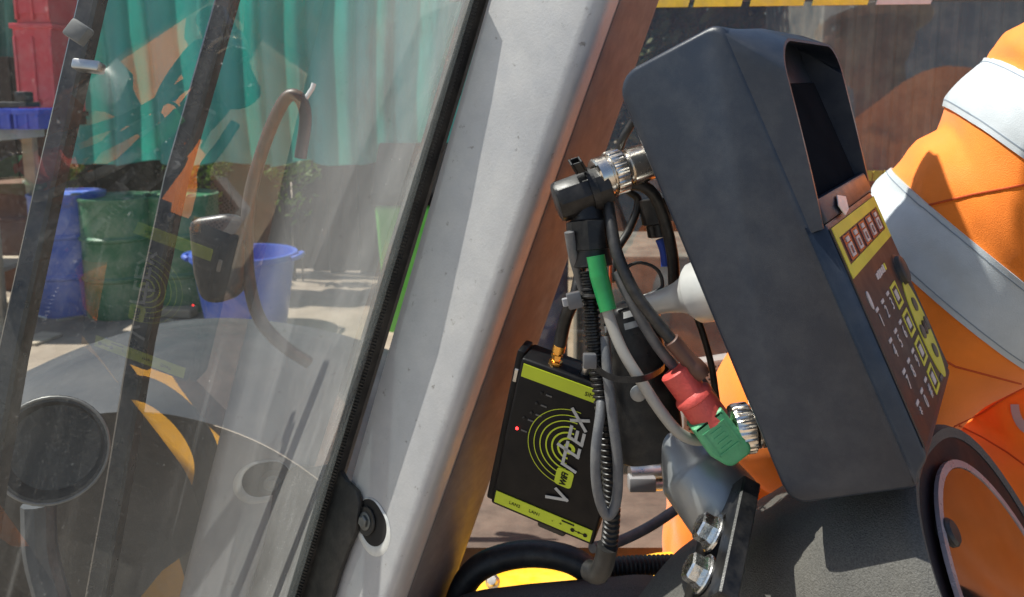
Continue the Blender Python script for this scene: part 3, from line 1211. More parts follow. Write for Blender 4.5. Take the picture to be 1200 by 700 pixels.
# =================================================================== PERSON in hi-vis
M_orange = mat('hivis_orange', (0.90, 0.215, 0.006), 0.75, var=0.12, vscale=14, bump=0.4, bscale=1100, sheen=0.2, folds=0.35, fscale=9, dust=0.12, dustcol=(0.45, 0.12, 0.03), dscale=18)
M_tape = mat('reflective_tape', (0.44, 0.49, 0.51), 0.45, 0.0, var=0.08, vscale=40, bump=0.2, bscale=900, folds=0.25, fscale=9, dust=0.2, dustcol=(0.36, 0.37, 0.36), dscale=15)
M_skin = mat('skin', (0.52, 0.28, 0.19), 0.5, var=0.08)


def body_mesh(chains, voxel):
    bm_ = nb()
    for pts_, rr in chains:
        path_ = spline(pts_, 10)
        k_ = len(path_) - 1
        nseg = len(rr) - 1

        def rad(t, rr=rr, nseg=nseg):
            s_ = t * nseg
            i_ = min(int(s_), nseg - 1)
            return rr[i_] + (rr[i_ + 1] - rr[i_]) * (s_ - i_)
        tube(bm_, path_, rad, 24)
        for q_, r_ in ((path_[0], rr[0]), (path_[-1], rr[-1])):
            bmesh.ops.create_icosphere(bm_, subdivisions=3, radius=r_, matrix=Matrix.Translation(q_))
    me_ = bpy.data.meshes.new('b')
    bm_.to_mesh(me_)
    bm_.free()
    ob_ = link(bpy.data.objects.new('b', me_))
    md = ob_.modifiers.new('r', 'REMESH')
    md.mode = 'VOXEL'
    md.voxel_size = voxel
    sm_ = ob_.modifiers.new('s', 'SMOOTH')
    sm_.iterations = 14
    sm_.factor = 0.6
    dg = bpy.context.evaluated_depsgraph_get()
    dg.update()
    m2 = bpy.data.meshes.new_from_object(ob_.evaluated_get(dg))
    bpy.data.objects.remove(ob_)
    bpy.data.meshes.remove(me_)
    out = nb()
    out.from_mesh(m2)
    bpy.data.meshes.remove(m2)
    return out


SH = P(1345, 108, .68)
EL = P(935, 480, .84)
HD = P(1090, 470, 1.02)
SH2 = P(1345, 100, 1.08)
EL2 = P(1180, 420, 1.18)
HD2 = P(1060, 500, 1.16)
PEL = P(1370, 640, .93)
CH = P(1440, 230, .88)
NK = P(1440, 20, .90)
K1, K2 = P(862, 596, .93), P(900, 570, 1.18)
H1, H2 = P(1370, 670, .86), P(1370, 670, 1.05)
F1, F2 = K1 + Vector((-.02, .02, -.42)), K2 + Vector((.0, .0, -.42))
chains = [
    ([PEL, PEL.lerp(CH, .35) + D(-.05, 0, 0), PEL.lerp(CH, .7), CH, CH.lerp(NK, .5)], [.175, .20, .19, .17, .09]),
    ([CH + D(0, .06, -.03), SH, SH.lerp(EL, .5) + D(0, -.012, 0), EL], [.125, .110, .113, .094]),
    ([EL, EL.lerp(HD, .5), HD], [.09, .075, .05]),
    ([CH + D(0, .06, .03), SH2, SH2.lerp(EL2, .5), EL2], [.12, .11, .095, .08]),
    ([EL2, EL2.lerp(HD2, .5), HD2], [.075, .065, .048]),
    ([H1, H1.lerp(K1, .5) + D(0, .02, 0), K1], [.125, .115, .082]),
    ([H2, H2.lerp(K2, .5) + D(0, .02, 0), K2], [.12, .10, .08]),
    ([K1, K1.lerp(F1, .5), F1], [.082, .075, .06]),
    ([K2, K2.lerp(F2, .5), F2], [.08, .075, .06]),
    ([P(1230, 470, .93), P(1340, 420, .93)], [.13, .17]),
]
bm = body_mesh(chains, 0.0065)
axis = (EL - SH).normalized()
bm.normal_update()
for v in bm.verts:
    q = v.co
    s = (q - SH).dot(axis)
    al = axis * s
    rest = (q - SH) - al
    w1 = noise.noise(Vector((s * 14 + rest.dot(UP) * 5, rest.dot(UP) * 5, rest.dot(FW) * 5)))
    w2 = noise.noise(q * 9 + Vector((3, 1, 7)))
    w3 = noise.noise(Vector((s * 34 + 11 + rest.dot(UP) * 9, rest.dot(UP) * 9, rest.dot(FW) * 6)))
    ridge = (1 - abs(w1) * 2)
    w4 = noise.noise(Vector((s * 9 + rest.dot(UP) * 6 - rest.dot(FW) * 3, rest.dot(UP) * 2.5 + 5, rest.dot(FW) * 2.5)))
    crease = max(0, 1 - abs(w4) * 7)
    v.co = q + v.normal * (0.003 * ridge + 0.004 * w2 + 0.004 * w3 - 0.008 * crease * (0.4 + abs(w2)))
per = thing('person', Vector((EL.x + .2, EL.y + .1, F1.z)), 'person in orange hi-vis clothing with silver bands, seated behind the display, arm lowered', 'person')
# clean cuts where the tape sits
def cutplane(bm_, p_, n_):
    g_ = list(bm_.verts) + list(bm_.edges) + list(bm_.faces)
    bmesh.ops.bisect_plane(bm_, geom=g_, plane_co=p_, plane_no=n_)


def arm_t(u, v):
    """distance along the sleeve of the foot of a pixel on the sleeve's near outline"""
    q_ = P(u, v, .75)
    return (q_ - SH).dot(axis)


bands = []
tape_bm = []


def make_band(src, s0, s1, p0, ax_b, lim_c, lim_r, lift=0.0022):
    t_ = src.copy()
    for s_ in (s0, s1):
        cutplane(t_, p0 + ax_b * s_, ax_b)
    kill = []
    for f in t_.faces:
        c_ = f.calc_center_median()
        s_ = (c_ - p0).dot(ax_b)
        r_ = ((c_ - p0) - ax_b * s_).length
        if not (s0 < s_ < s1) or (c_ - lim_c).length > lim_r:
            kill.append(f)
    bmesh.ops.delete(t_, geom=kill, context='FACES')
    t_.normal_update()
    ex_ = bmesh.ops.extrude_face_region(t_, geom=list(t_.faces))
    vs_ = [v for v in ex_['geom'] if isinstance(v, bmesh.types.BMVert)]
    for v in vs_:
        v.co += v.normal * lift
    return t_


sA = (arm_t(1160, 78), arm_t(1108, 126))
sB = (arm_t(1040, 196), arm_t(985, 248))
mid = SH.lerp(EL, .5)
tapes = []
for (s0, s1) in (sA, sB):
    tapes.append(make_band(bm, s0, s1, SH, axis, SH + axis * (s0 + s1) / 2, .19))
fax = (HD - EL).normalized()
tapes.append(make_band(bm, .05, .10, EL, fax, EL + fax * .07, .12))
kax = (F1 - K1).normalized()
tapes.append(make_band(bm, .16, .21, K1, kax, K1 + kax * .18, .12))
src_bm = bm.copy()
body = obj('body', bm, M_orange, per, smooth=80)
M_stitch = mat('grey_blue_stitching', (0.20, 0.24, 0.28), 0.7)
for k, tb in enumerate(tapes):
    if len(tb.faces):
        rb = obj('reflective_band', tb, M_tape, per, smooth=80)
        if k < 2:
            s0, s1 = (sA, sB)[k]
            for se in (s0 + .0045, s1 - .0055):
                st = make_band(src_bm, se, se + .0010, SH, axis, SH + axis * (s0 + s1) / 2, .19, .0026)
                if len(st.faces):
                    obj('stitching', st, M_stitch, rb, smooth=80)
src_bm.free()
# head with face, hair, hard hat; hands; boots (outside the frame)
hc = NK + D(-.03, .15, 0)
bm = nb()
bmesh.ops.create_uvsphere(bm, u_segments=28, v_segments=20, radius=1)
for v in bm.verts:
    q = v.co.copy()
    w_ = 1 - 0.18 * max(0, -q.z)
    v.co = hc + Vector((q.x * .098 * w_ - (0.012 * max(0, -q.z)), q.y * .076 * w_, q.z * .122))
tube(bm, [NK + D(0, -.05, 0), hc + Vector((.015, 0, -.06))], .055, 20)
nose = hc + Vector((-.098, 0, -.012))
lathe(bm, nose + Vector((.012, 0, .03)), Vector((-.35, 0, -1)), [(0, .006), (.02, .011), (.034, .016), (.044, .012), (.048, .003)], 12)
for s in (-1, 1):
    lathe(bm, hc + Vector((.008, s * .070, -.005)), Vector((.15, s, 0)), [(0, .026), (.012, .03), (.016, .022), (.010, .012)], 16, sq=(1, .65))
obj('head', bm, M_skin, per, smooth=80)
for s in (-1, 1):
    bm = nb()
    bmesh.ops.create_uvsphere(bm, u_segments=14, v_segments=10, radius=.012, matrix=Matrix.Translation(hc + Vector((-.086, s * .031, .012))))
    obj('eye', bm, mat('eye_white', (0.7, 0.7, 0.68), 0.2), per)
bm = nb()
tube(bm, spline([hc + Vector((-.082, -.026, -.062)), hc + Vector((-.094, 0, -.060)), hc + Vector((-.082, .026, -.062))], 6), .006, 8)
obj('mouth', bm, mat('lips', (0.40, 0.16, 0.13), 0.5), per)
bm = nb()
lathe(bm, hc + Vector((.008, 0, .035)), (0, 0, 1), [(-.004, .135), (0, .137), (.006, .125), (.02, .122), (.06, .112), (.09, .085), (.11, .045), (.115, .002)], 36, sq=(.88, 1.05))
obj('hard_hat', bm, mat('hat_white', (0.75, 0.75, 0.72), 0.35), per)
for (hp, fr0_, inw) in ((HD, EL, 1), (HD2, EL2, -1)):
    d_ = (hp - fr0_).normalized()
    sx_, sy_, _ = ortho(d_, Vector((0, 0, 1)))
    bm = nb()
    palm = spline([hp, hp + d_ * .05, hp + d_ * .10], 6)
    tube(bm, palm, lambda q_: .030 + .008 * math.sin(math.pi * q_), 16)
    for k in range(4):
        o_ = hp + d_ * .095 + sy_ * ((k - 1.5) * .019)
        ln = (.070, .080, .076, .060)[k]
        tube(bm, spline([o_ - d_ * .01, o_ + d_ * ln * .45, o_ + d_ * ln * .8 - sx_ * ln * .25, o_ + d_ * ln * .85 - sx_ * ln * .6], 5), lambda q_: .0095 - .002 * q_, 10)
    o_ = hp + d_ * .03 + sy_ * (inw * .028)
    tube(bm, spline([o_, o_ + d_ * .025 + sy_ * inw * .02, o_ + d_ * .055 + sy_ * inw * .022 - sx_ * .012], 5), lambda q_: .0115 - .003 * q_, 10)
    obj('hand', bm, M_skin, per, smooth=80)
for f_ in (F1, F2):
    bm = nb()
    tube(bm, spline([f_ + Vector((.04, 0, -.03)), f_ + Vector((-.03, 0, -.05)), f_ + Vector((-.14, 0, -.055)), f_ + Vector((-.19, 0, -.06))], 5), lambda q_: .055 - .018 * q_, 16)
    obj('boot', bm, M_black, per, smooth=70)
# seams and a grey printed letter on the cloth
from mathutils.bvhtree import BVHTree
bv = BVHTree.FromPolygons([v.co + per.location for v in body.data.vertices], [tuple(p.vertices) for p in body.data.polygons])


def on_body(u, v, lift=.001):
    d_ = (P(u, v, 1) - CAMPOS).normalized()
    h_ = bv.ray_cast(CAMPOS, d_, 3)
    return (h_[0] - d_ * lift) if h_[0] else None


M_seam = mat('orange_seam', (0.50, 0.07, 0.008), 0.8)
for line in (((1118, 500), (1150, 484), (1180, 465), (1215, 446)), ((1124, 499), (1150, 512), (1180, 530), (1215, 556)), ((1040, 255), (1090, 240), (1140, 228), (1215, 214)), ((975, 300), (1060, 395), (1120, 430), (1215, 455))):
    dense = []
    for (p_, q_) in zip(line[:-1], line[1:]):
        for k in range(10):
            dense.append((lin(p_[0], q_[0], k / 10), lin(p_[1], q_[1], k / 10)))
    hit = [on_body(u, v, .0005) for u, v in dense]
    hit = [h for h in hit if h]
    if len(hit) > 5:
        bm = nb()
        tube(bm, hit, .0010, 6)
        obj('seam', bm, M_seam, per)
M_print = mat('grey_print', (0.40, 0.37, 0.37), 0.6)
bm = nb()
pr_, prev = [], None
arc = [(1214 + 30 * math.cos(th), 474 + 38 * math.sin(th), 1214 + 20 * math.cos(th), 474 + 27 * math.sin(th)) for th in [math.pi - k * math.pi / 14 for k in range(15)]]
for (ua, va, ub, vb) in arc:
    h0, h1 = on_body(ua, va, .0015), on_body(ub, vb, .0015)
    if h0 and h1:
        cur = (bm.verts.new(h0), bm.verts.new(h1))
        if prev and (prev[0].co - cur[0].co).length < .02:
            bm.faces.new((prev[0], prev[1], cur[1], cur[0]))
        prev = cur
if len(bm.faces):
    obj('printed_letter', bm, M_print, per)

t = thing('operator_seat', Vector((PEL.x + .05, PEL.y, 0.62)), 'black operator seat beneath the person in orange', 'seat')
M_seat = mat('black_seat_cloth', (0.02, 0.02, 0.021), 0.9, bump=0.3)
zs = PEL.z - .26
bm = nb()
abox(bm, (PEL.x - .02, PEL.y, zs), (.48, .46, .12), .04, 4)
obj('cushion', bm, M_seat, t)
bm = nb()
box(bm, Vector((PEL.x + .30, PEL.y, zs + .36)), Vector((.97, 0, .2)).normalized(), Vector((0, 1, 0)), Vector((-.2, 0, .97)).normalized(), .11, .46, .66, .04, 4)
obj('backrest', bm, M_seat, t)
bm = nb()
lathe(bm, (PEL.x, PEL.y, .60), (0, 0, 1), [(0, .2), (.03, .2), (.05, .08), (zs - .66, .08)], 24)
obj('pedestal', bm, M_black, t)
bm = nb()
FLZ = F1.z - .105
prism(bm, [(x, y, FLZ) for x, y in ((-.35, .55), (1.9, .55), (1.9, 1.8), (-.35, 1.8))], Vector((0, 0, -.04)))
o = obj('cab_floor', bm, mat('floor_mat', (0.03, 0.03, 0.03), 0.9), smooth=None)
o['kind'] = 'structure'

# =================================================================== DASHBOARD (textured cover and instrument cluster)
M_dash = mat('textured_dash', (0.085, 0.082, 0.075), 0.68, var=0.45, vscale=700, bump=0.6, bscale=900, dust=0.40, dustcol=(0.18, 0.165, 0.135), dscale=9, rvar=.1)
M_clus = mat('cluster_face', (0.022, 0.015, 0.016), 0.5, var=0.1, vscale=20, spec=0.25)
t = thing('dashboard', P(1000, 900, .6), 'black textured dashboard cover with round gauge at its end', 'dashboard')
EN = D(.68, .46, -.57).normalized()               # end face normal, towards the operator
C0 = P(1200, 740, .53)
secs = [(C0 - EN * t_, ru_, ra_) for t_, ru_, ra_ in (   # centre, radius up, radius across
    (0, .139, .140), (.02, .140, .140), (.05, .141, .140), (.093, .138, .139), (.14, .126, .137), (.185, .117, .134), (.23, .107, .13), (.27, .086, .12), (.30, .06, .09), (.315, .03, .05))]
eux = (UP - EN * UP.dot(EN)).normalized()
euy = EN.cross(eux)


def dash_ring(bm_, c, ru, ra, n=56, p=2.6):
    out = []
    for k_ in range(n):
        th = 2 * math.pi * k_ / n
        cc, ss = math.cos(th), math.sin(th)
        r = (abs(cc) ** p + abs(ss) ** p) ** (-1 / p)
        out.append(bm_.verts.new(c + eux * (ru * r * cc) + euy * (ra * r * ss)))
    return out


bm = nb()
cs = spline([s_[0] for s_ in secs], 4)
rings = []
for i, c in enumerate(cs):
    f_ = i / (len(cs) - 1) * (len(secs) - 1)
    k = min(int(f_), len(secs) - 2)
    fr = f_ - k
    rings.append(dash_ring(bm, c, lin(secs[k][1], secs[k + 1][1], fr), lin(secs[k][2], secs[k + 1][2], fr)))
first = rings[0]
for i in range(len(rings) - 1):
    for k in range(56):
        bm.faces.new((rings[i][k], rings[i][(k + 1) % 56], rings[i + 1][(k + 1) % 56], rings[i + 1][k]))
bm.faces.new(rings[-1])
# rolled front lip
r1 = dash_ring(bm, cs[0] + EN * .006, .135, .136)
r2 = dash_ring(bm, cs[0] + EN * .004, .128, .129)
for a, b in ((rings[0], r1), (r1, r2)):
    for k in range(56):
        bm.faces.new((a[k], a[(k + 1) % 56], b[(k + 1) % 56], b[k]))
obj('cover', bm, M_dash, t, smooth=60)
bm = nb()
r2 = dash_ring(bm, cs[0] + EN * .0035, .1285, .1295)
r3 = dash_ring(bm, cs[0] + EN * .0015, .06, .05)
for k in range(56):
    bm.faces.new((r2[k], r2[(k + 1) % 56], r3[(k + 1) % 56], r3[k]))
bm.faces.new(r3)
obj('instrument_panel', bm, M_clus, t, smooth=60)
gc = cs[0] + EN * .007 + eux * .012 + euy * .016
def ring_on(c, r, w, h, m, name, parent, n=64, sq=1.0):
    bm_ = nb()
    prs = [(r - w, 0), (r - w, h), (r, h), (r, 0)]
    g_ = []
    for k_ in range(n):
        th = 2 * math.pi * k_ / n
        dr = eux * math.cos(th) + euy * (math.sin(th) * sq)
        g_.append([bm_.verts.new(c + dr * a_ + EN * b_) for a_, b_ in prs])
    for k_ in range(n):
        for j_ in range(4):
            bm_.faces.new((g_[k_][j_], g_[(k_ + 1) % n][j_], g_[(k_ + 1) % n][(j_ + 1) % 4], g_[k_][(j_ + 1) % 4]))
    return obj(name, bm_, m, parent)


M_ringp = mat('pale_gauge_ring', (0.42, 0.36, 0.38), 0.3, 0.3)
gr = ring_on(gc, .106, .0055, .003, M_ringp, 'gauge_ring', t)
bm = nb()
lathe(bm, gc + EN * .0012, EN, [(0, .1000), (.001, .1000)], 56, hint=eux)
obj('gauge_dial', bm, mat('gauge_lens', (0.20, 0.18, 0.17), 0.07, 0.9, var=0.3, vscale=25, coat=1.0, rvar=.04), gr)
bm = nb()
q = on_plane(1109, 625, gc, EN)
lathe(bm, q - EN * .003, EN, [(0, .009), (.007, .009), (.009, .007)], 18)
obj('button', bm, M_black, t)

# lower black cover at the bottom edge
bm = nb()
cp = [(470, 750), (540, 712), (600, 701), (660, 695), (720, 690), (770, 688), (850, 705)]
a = spline([P(u, v, .70) for u, v in cp], 5)
rr = [[bm.verts.new(p + D(0, -.1, .08)) for p in a], [bm.verts.new(p + D(0, -.004, .03)) for p in a], [bm.verts.new(p) for p in a], [bm.verts.new(p + D(0, -.012, -.03)) for p in a], [bm.verts.new(p + D(0, -.12, -.05)) for p in a]]
for i in range(4):
    for k in range(len(a) - 1):
        bm.faces.new((rr[i][k], rr[i][k + 1], rr[i + 1][k + 1], rr[i + 1][k]))
tag(obj('lower_trim', bm, M_dash, smooth=70), 'low black textured trim at the bottom below the router', 'trim')

# =================================================================== DISPLAY UNIT
BO = W(.1333, .1074, .48)
BA = D(.364, -.9265, -.096).normalized()            # down its length
BB = D(.749, .3524, -.561)
BB = (BB - BA * BB.dot(BA)).normalized()            # out of its face
BC = BA.cross(BB)
if BC.dot(D(.5536, .1323, .8222)) < 0:
    BC = -BC


def B(a, b, c):
    return BO + BA * a + BB * b + BC * c


LA, LB, LC = .2985, .0830, .1745
M_case = mat('slate_plastic', (0.012, 0.019, 0.034), 0.38, var=0.06, vscale=30, bump=0.12, bscale=1500, dust=0.10, dustcol=(0.20, 0.20, 0.20), dscale=45, rvar=.06)
M_panel = mat('keypad_film', (0.024, 0.016, 0.016), 0.42, var=0.06, vscale=20)
M_yl = mat('print_yellow', (0.66, 0.60, 0.06), 0.45)
t = thing('display_unit', B(LA, -.03, .08), 'large slate grey hooded display unit with keypad, mounted above the dashboard', 'display')
# housing: side outline (a, b) carried across c with rounded ends
def rounded(poly, rads, k=7):
    out = []
    n_ = len(poly)
    for i in range(n_):
        p_, q_, r_ = Vector(poly[i - 1]), Vector(poly[i]), Vector(poly[(i + 1) % n_])
        d0, d1 = (p_ - q_).normalized(), (r_ - q_).normalized()
        ang = math.acos(max(-1, min(1, d0.dot(d1))))
        rad = rads[i]
        if rad == 0:
            out.append(q_)
            continue
        tl = rad / math.tan(ang / 2)
        cc = q_ + (d0 + d1).normalized() * (rad / math.sin(ang / 2))
        s_, e_ = q_ + d0 * tl - cc, q_ + d1 * tl - cc
        for j in range(k):
            f_ = j / (k - 1)
            om = math.acos(max(-1, min(1, s_.normalized().dot(e_.normalized()))))
            v_ = (s_ * math.sin((1 - f_) * om) + e_ * math.sin(f_ * om)) / math.sin(om)
            out.append(cc + v_)
    return out


PT = .137                                            # where the keypad begins
FB = .007                                            # keypad plane stands this far out of the side crest
base = rounded([(-.006, -LB), (LA, -LB), (LA, 0.0), (-.006, 0.0)], [.018, .012, .008, .010])
def loop(bm_, poly, c, ins=0.0):
    cx_ = sum(p_[0] for p_ in poly) / len(poly)
    cy_ = sum(p_[1] for p_ in poly) / len(poly)
    r_ = []
    for p_ in poly:
        v_ = Vector((p_[0] - cx_, p_[1] - cy_))
        sx_ = 1 - ins / .147
        sy_ = 1 - ins / .038
        r_.append(bm_.verts.new(B(cx_ + v_.x * sx_, cy_ + v_.y * sy_, c)))
    return r_


def bridge(bm_, a_, b_):
    n_ = len(a_)
    for k_ in range(n_):
        bm_.faces.new((a_[k_], a_[(k_ + 1) % n_], b_[(k_ + 1) % n_], b_[k_]))


bm = nb()
lp = [loop(bm, base, c_, i_) for c_, i_ in ((0, .0032), (.0008, .0014), (.003, 0), (LC - .003, 0), (LC - .0008, .0014), (LC, .0032))]
for a_, b_ in zip(lp[:-1], lp[1:]):
    bridge(bm, a_, b_)
bm.faces.new(lp[0])
bm.faces.new(lp[-1])
obj('housing', bm, M_case, t, smooth=40)
# keypad plinth with chamfered edges
def frus(bm_, a0, a1, c0_, c1_, b0, b1, ins):
    lo4 = [bm_.verts.new(B(a_, b0, c_)) for a_, c_ in ((a0, c0_), (a1, c0_), (a1, c1_), (a0, c1_))]
    hi4 = [bm_.verts.new(B(a_, b1, c_)) for a_, c_ in ((a0 + ins[0], c0_ + ins[1]), (a1 - ins[2], c0_ + ins[1]), (a1 - ins[2], c1_ - ins[1]), (a0 + ins[0], c1_ - ins[1]))]
    bridge(bm_, lo4, hi4)
    bm_.faces.new(lo4)
    bm_.faces.new(hi4)


bm = nb()
frus(bm, PT - .002, LA - .004, .0002, LC - .0002, -.003, FB, (.0, .006, .010))
bevel_all(bm, .0025, 2, 20)
obj('keypad_plinth', bm, M_case, t)
# hood: thin shell, open to the front
HT = .004
lip = rounded([(.004, -.004), (.030, .032), (PT, FB + .001), (PT + .002, -.006)], [0, .012, .0, 0])
# side cheeks and roof built as a U-shaped shell across c
def hood_section(c, shrink):
    return [B(a_, b_, c) for a_, b_ in lip]


def hood_path(ins):
    """rounded U across the width: list of (c, height factor)"""
    o_ = []
    r_ = .024
    w_ = LC - 2 * ins
    for k_ in range(9):
        th = math.pi - (math.pi / 2) * k_ / 8
        o_.append((ins + r_ + r_ * math.cos(th), math.sin(th)))
    for k_ in range(9):
        th = math.pi / 2 - (math.pi / 2) * k_ / 8
        o_.append((LC - ins - r_ + r_ * math.cos(th), math.sin(th)))
    return o_


bm = nb()
# the lip is an arch: near cheek, roof, far cheek; each station is (a, b) at the lip and at the root
def arch(ins, out):
    pts_ = []
    # near cheek from keypad up to the roof
    for k_ in range(10):
        s_ = k_ / 9
        a_ = lin(PT, .042, s_)
        b_ = lin(FB - .001, .0225, s_ ** 0.9)
        pts_.append(((a_, b_, ins), (lin(PT, -.001, s_), -.004, ins + (0 if out else .001))))
    for k_ in range(1, 13):
        th = math.pi / 2 * k_ / 12
        rr_ = .034 - ins
        a_ = .042 - (.028 - ins * .6) * math.sin(th)
        c_ = ins + rr_ * (1 - math.cos(th))
        pts_.append(((a_ + .004 * math.sin(th), .0225 + .0035 * math.sin(th), c_), (-.001 - .003 * math.sin(th) + ins, -.004, c_)))
    far_ = [((p_[0], p_[1], LC - p_[2]), (q_[0], q_[1], LC - q_[2])) for p_, q_ in pts_[::-1]]
    return pts_ + far_


oa, ia = arch(0.0008, True), arch(HT, False)
no = len(oa)
vo = [[bm.verts.new(B(*q_)), None, bm.verts.new(B(*p_))] for p_, q_ in oa]
vm = []
for k_row, ((p_, q_), row) in enumerate(zip(oa, vo)):
    m_ = [lin(q_[i], p_[i], .55) for i in range(3)]
    m_[0] -= .004 * math.sin(math.pi * min(1, max(0, (k_row - 9) / 12 if k_row < no / 2 else (no - 1 - k_row - 9) / 12)) / 2)
    row[1] = bm.verts.new(B(*m_))
vi = [[bm.verts.new(B(p_[0], p_[1] - .0002, p_[2])), bm.verts.new(B(q_[0] + .002, -.004, q_[2]))] for p_, q_ in ia]
for k in range(no - 1):
    bm.faces.new((vo[k][0], vo[k + 1][0], vo[k + 1][1], vo[k][1]))
    bm.faces.new((vo[k][1], vo[k + 1][1], vo[k + 1][2], vo[k][2]))
    bm.faces.new((vo[k][2], vo[k + 1][2], vi[k + 1][0], vi[k][0]))
    bm.faces.new((vi[k][0], vi[k + 1][0], vi[k + 1][1], vi[k][1]))
bmesh.ops.remove_doubles(bm, verts=bm.verts, dist=1e-5)
obj('hood', bm, M_case, t, smooth=45)
M_screen = mat('screen_glass', (0.012, 0.013, 0.016), 0.6, spec=0.0)
bm = nb()
box(bm, B((.03 + PT) / 2 + .004, .0012, LC / 2), BA, BB, BC, PT - .040, .002, LC - .022, .0006, 1)
obj('screen', bm, M_screen, t)
bm = nb()
box(bm, B(PT - .010, .0045, LC / 2), BA, BB, BC, .016, .008, LC - .012, .002)
obj('hood_sill', bm, M_case, t)
# keypad film
FZ = FB + .0006
a0, a1 = PT + .002, LA - .020
c0_, c1_ = .008, LC - .008
bm = nb()
box(bm, B((a0 + a1) / 2, FZ, LC / 2), BA, BB, BC, a1 - a0, .0008, c1_ - c0_, 0)
film = obj('keypad_film', bm, M_panel, t, smooth=None)
FZ += .0006


def kp(u, v):
    q_ = on_plane(u, v, B(0, FZ, 0), BB)
    r_ = q_ - BO
    return r_.dot(BA), r_.dot(BC)


def frame(bm_, a_, c_, la_, lc_, w_, th=.0005):
    for (da, dc, sa, sc) in ((-la_ / 2 + w_ / 2, 0, w_, lc_), (la_ / 2 - w_ / 2, 0, w_, lc_)):
        box(bm_, B(a_ + da, FZ, c_ + dc), BA, BB, BC, sa, th, sc)
    for (da, dc, sa, sc) in ((0, -lc_ / 2 + w_ / 2, la_ - 2 * w_, w_), (0, lc_ / 2 - w_ / 2, la_ - 2 * w_, w_)):
        box(bm_, B(a_ + da, FZ, c_ + dc), BA, BB, BC, sa, th, sc)


M_redled = mat('dark_red_lens', (0.17, 0.03, 0.025), 0.25, var=0.2, vscale=200)
M_key = mat('key_print', (0.62, 0.55, 0.52), 0.5)
bm = nb()
frame(bm, a0 + .0165, LC / 2, .033, LC - .020, .0075)
obj('label_frame', bm, M_yl, t, smooth=None)
for k in range(5):
    cc_ = .034 + k * .0265
    bm = nb()
    box(bm, B(a0 + .0165, FZ, cc_), BA, BB, BC, .0165, .0010, .019, .0004, 1)
    ob = obj('indicator', bm, M_redled, t)
    bm = nb()
    frame(bm, a0 + .0185, cc_, .0085, .010, .0016, .0022)
    box(bm, B(a0 + .0115, FZ, cc_), BA, BB, BC, .003, .0022, .008)
    obj('mark', bm, M_key, ob, smooth=None)
def tx(s, size, a_, c_, m, name='lettering', par=None):
    b_ = text_bm(s, size, B(a_, FZ + .0002, c_), BC, -BA, .0002)
    return obj(name, b_, m, par or t, smooth=None)


for k in range(6):
    bm = nb()
    box(bm, B(.184, FZ, .070 + k * .0065), BA, BB, BC, (.004, .005, .0045)[k % 3], .0006, .0045)
    obj('logo_mark', bm, M_key if k < 5 else M_yl, t, smooth=None)
bm = nb()
lathe(bm, B(.190, FZ - .0003, .026), BB, [(0, .0035), (.0008, .0035)], 12, sq=(1.7, .8))
obj('flame_mark', bm, M_key, t)
for r in range(4):
    aa = .205 + r * .0205
    for k in range(3):
        cc_ = .030 + k * .022
        tx(('1', '2', '3', '4', '5', '6', '7', '8', '9', '*', '0', '#')[r * 3 + k], .012, aa + .004, cc_, M_key, 'key_digit')
        bm = nb()
        box(bm, B(aa - .0070, FZ, cc_ + .003), BA, BB, BC, .0022, .0006, .008)
        obj('key_caption', bm, M_key, t, smooth=None)
    bm = nb()
    frame(bm, aa, .101, .0165, .022, .0022)
    kf = obj('key_outline', bm, M_yl, t, smooth=None)
    bm = nb()
    box(bm, B(aa, FZ, .101), BA, BB, BC, .007, .0008, .008)
    obj('key_symbol', bm, M_key, kf, smooth=None)
bm = nb()
ka, kc = kp(1038, 311)
lathe(bm, B(.196, FZ - .001, .143), BB, [(0, .013), (.001, .013), (.0015, .011), (.0045, .0105), (.0055, .009)], 28)
obj('rotary_knob', bm, M_black, t)
bm = nb()
lathe(bm, B(.240, FZ - .0004, .139), BB, [(0, .023), (.0008, .023)], 44, hint=BA, sq=(1.65, .82))
dp = obj('direction_pad', bm, M_yl, t)
for (da, dc) in ((-.018, 0), (.018, 0), (0, -.012), (0, .012), (0, 0)):
    bm = nb()
    lathe(bm, B(.240 + da, FZ, .139 + dc), BB, [(0, .0052), (.0014, .0052), (.0018, .004)], 16 if da or dc else 20)
    obj('pad_key', bm, M_panel if not (da or dc) else mat('pad_grey', (0.12, 0.10, 0.08), 0.5), dp)
bm = nb()
box(bm, B(.274, FZ, .135), BA, BB, BC, .003, .0006, .03)
obj('logo_mark', bm, mat('dim_print', (0.10, 0.10, 0.10), 0.5), t, smooth=None)
# crumpled white sticker on the sill
bm = nb()
pts = [B(PT - .016 + a_, b_, c_) for a_, b_, c_ in ((.002, .0095, .050), (.006, .0092, .072), (.014, .0095, .064), (.016, .010, .047), (.008, .0105, .038))]
prism(bm, pts, BB * .0006)
obj('sticker', bm, mat('crumpled_foil', (0.72, 0.72, 0.70), 0.3, bump=.5, bscale=200), t)

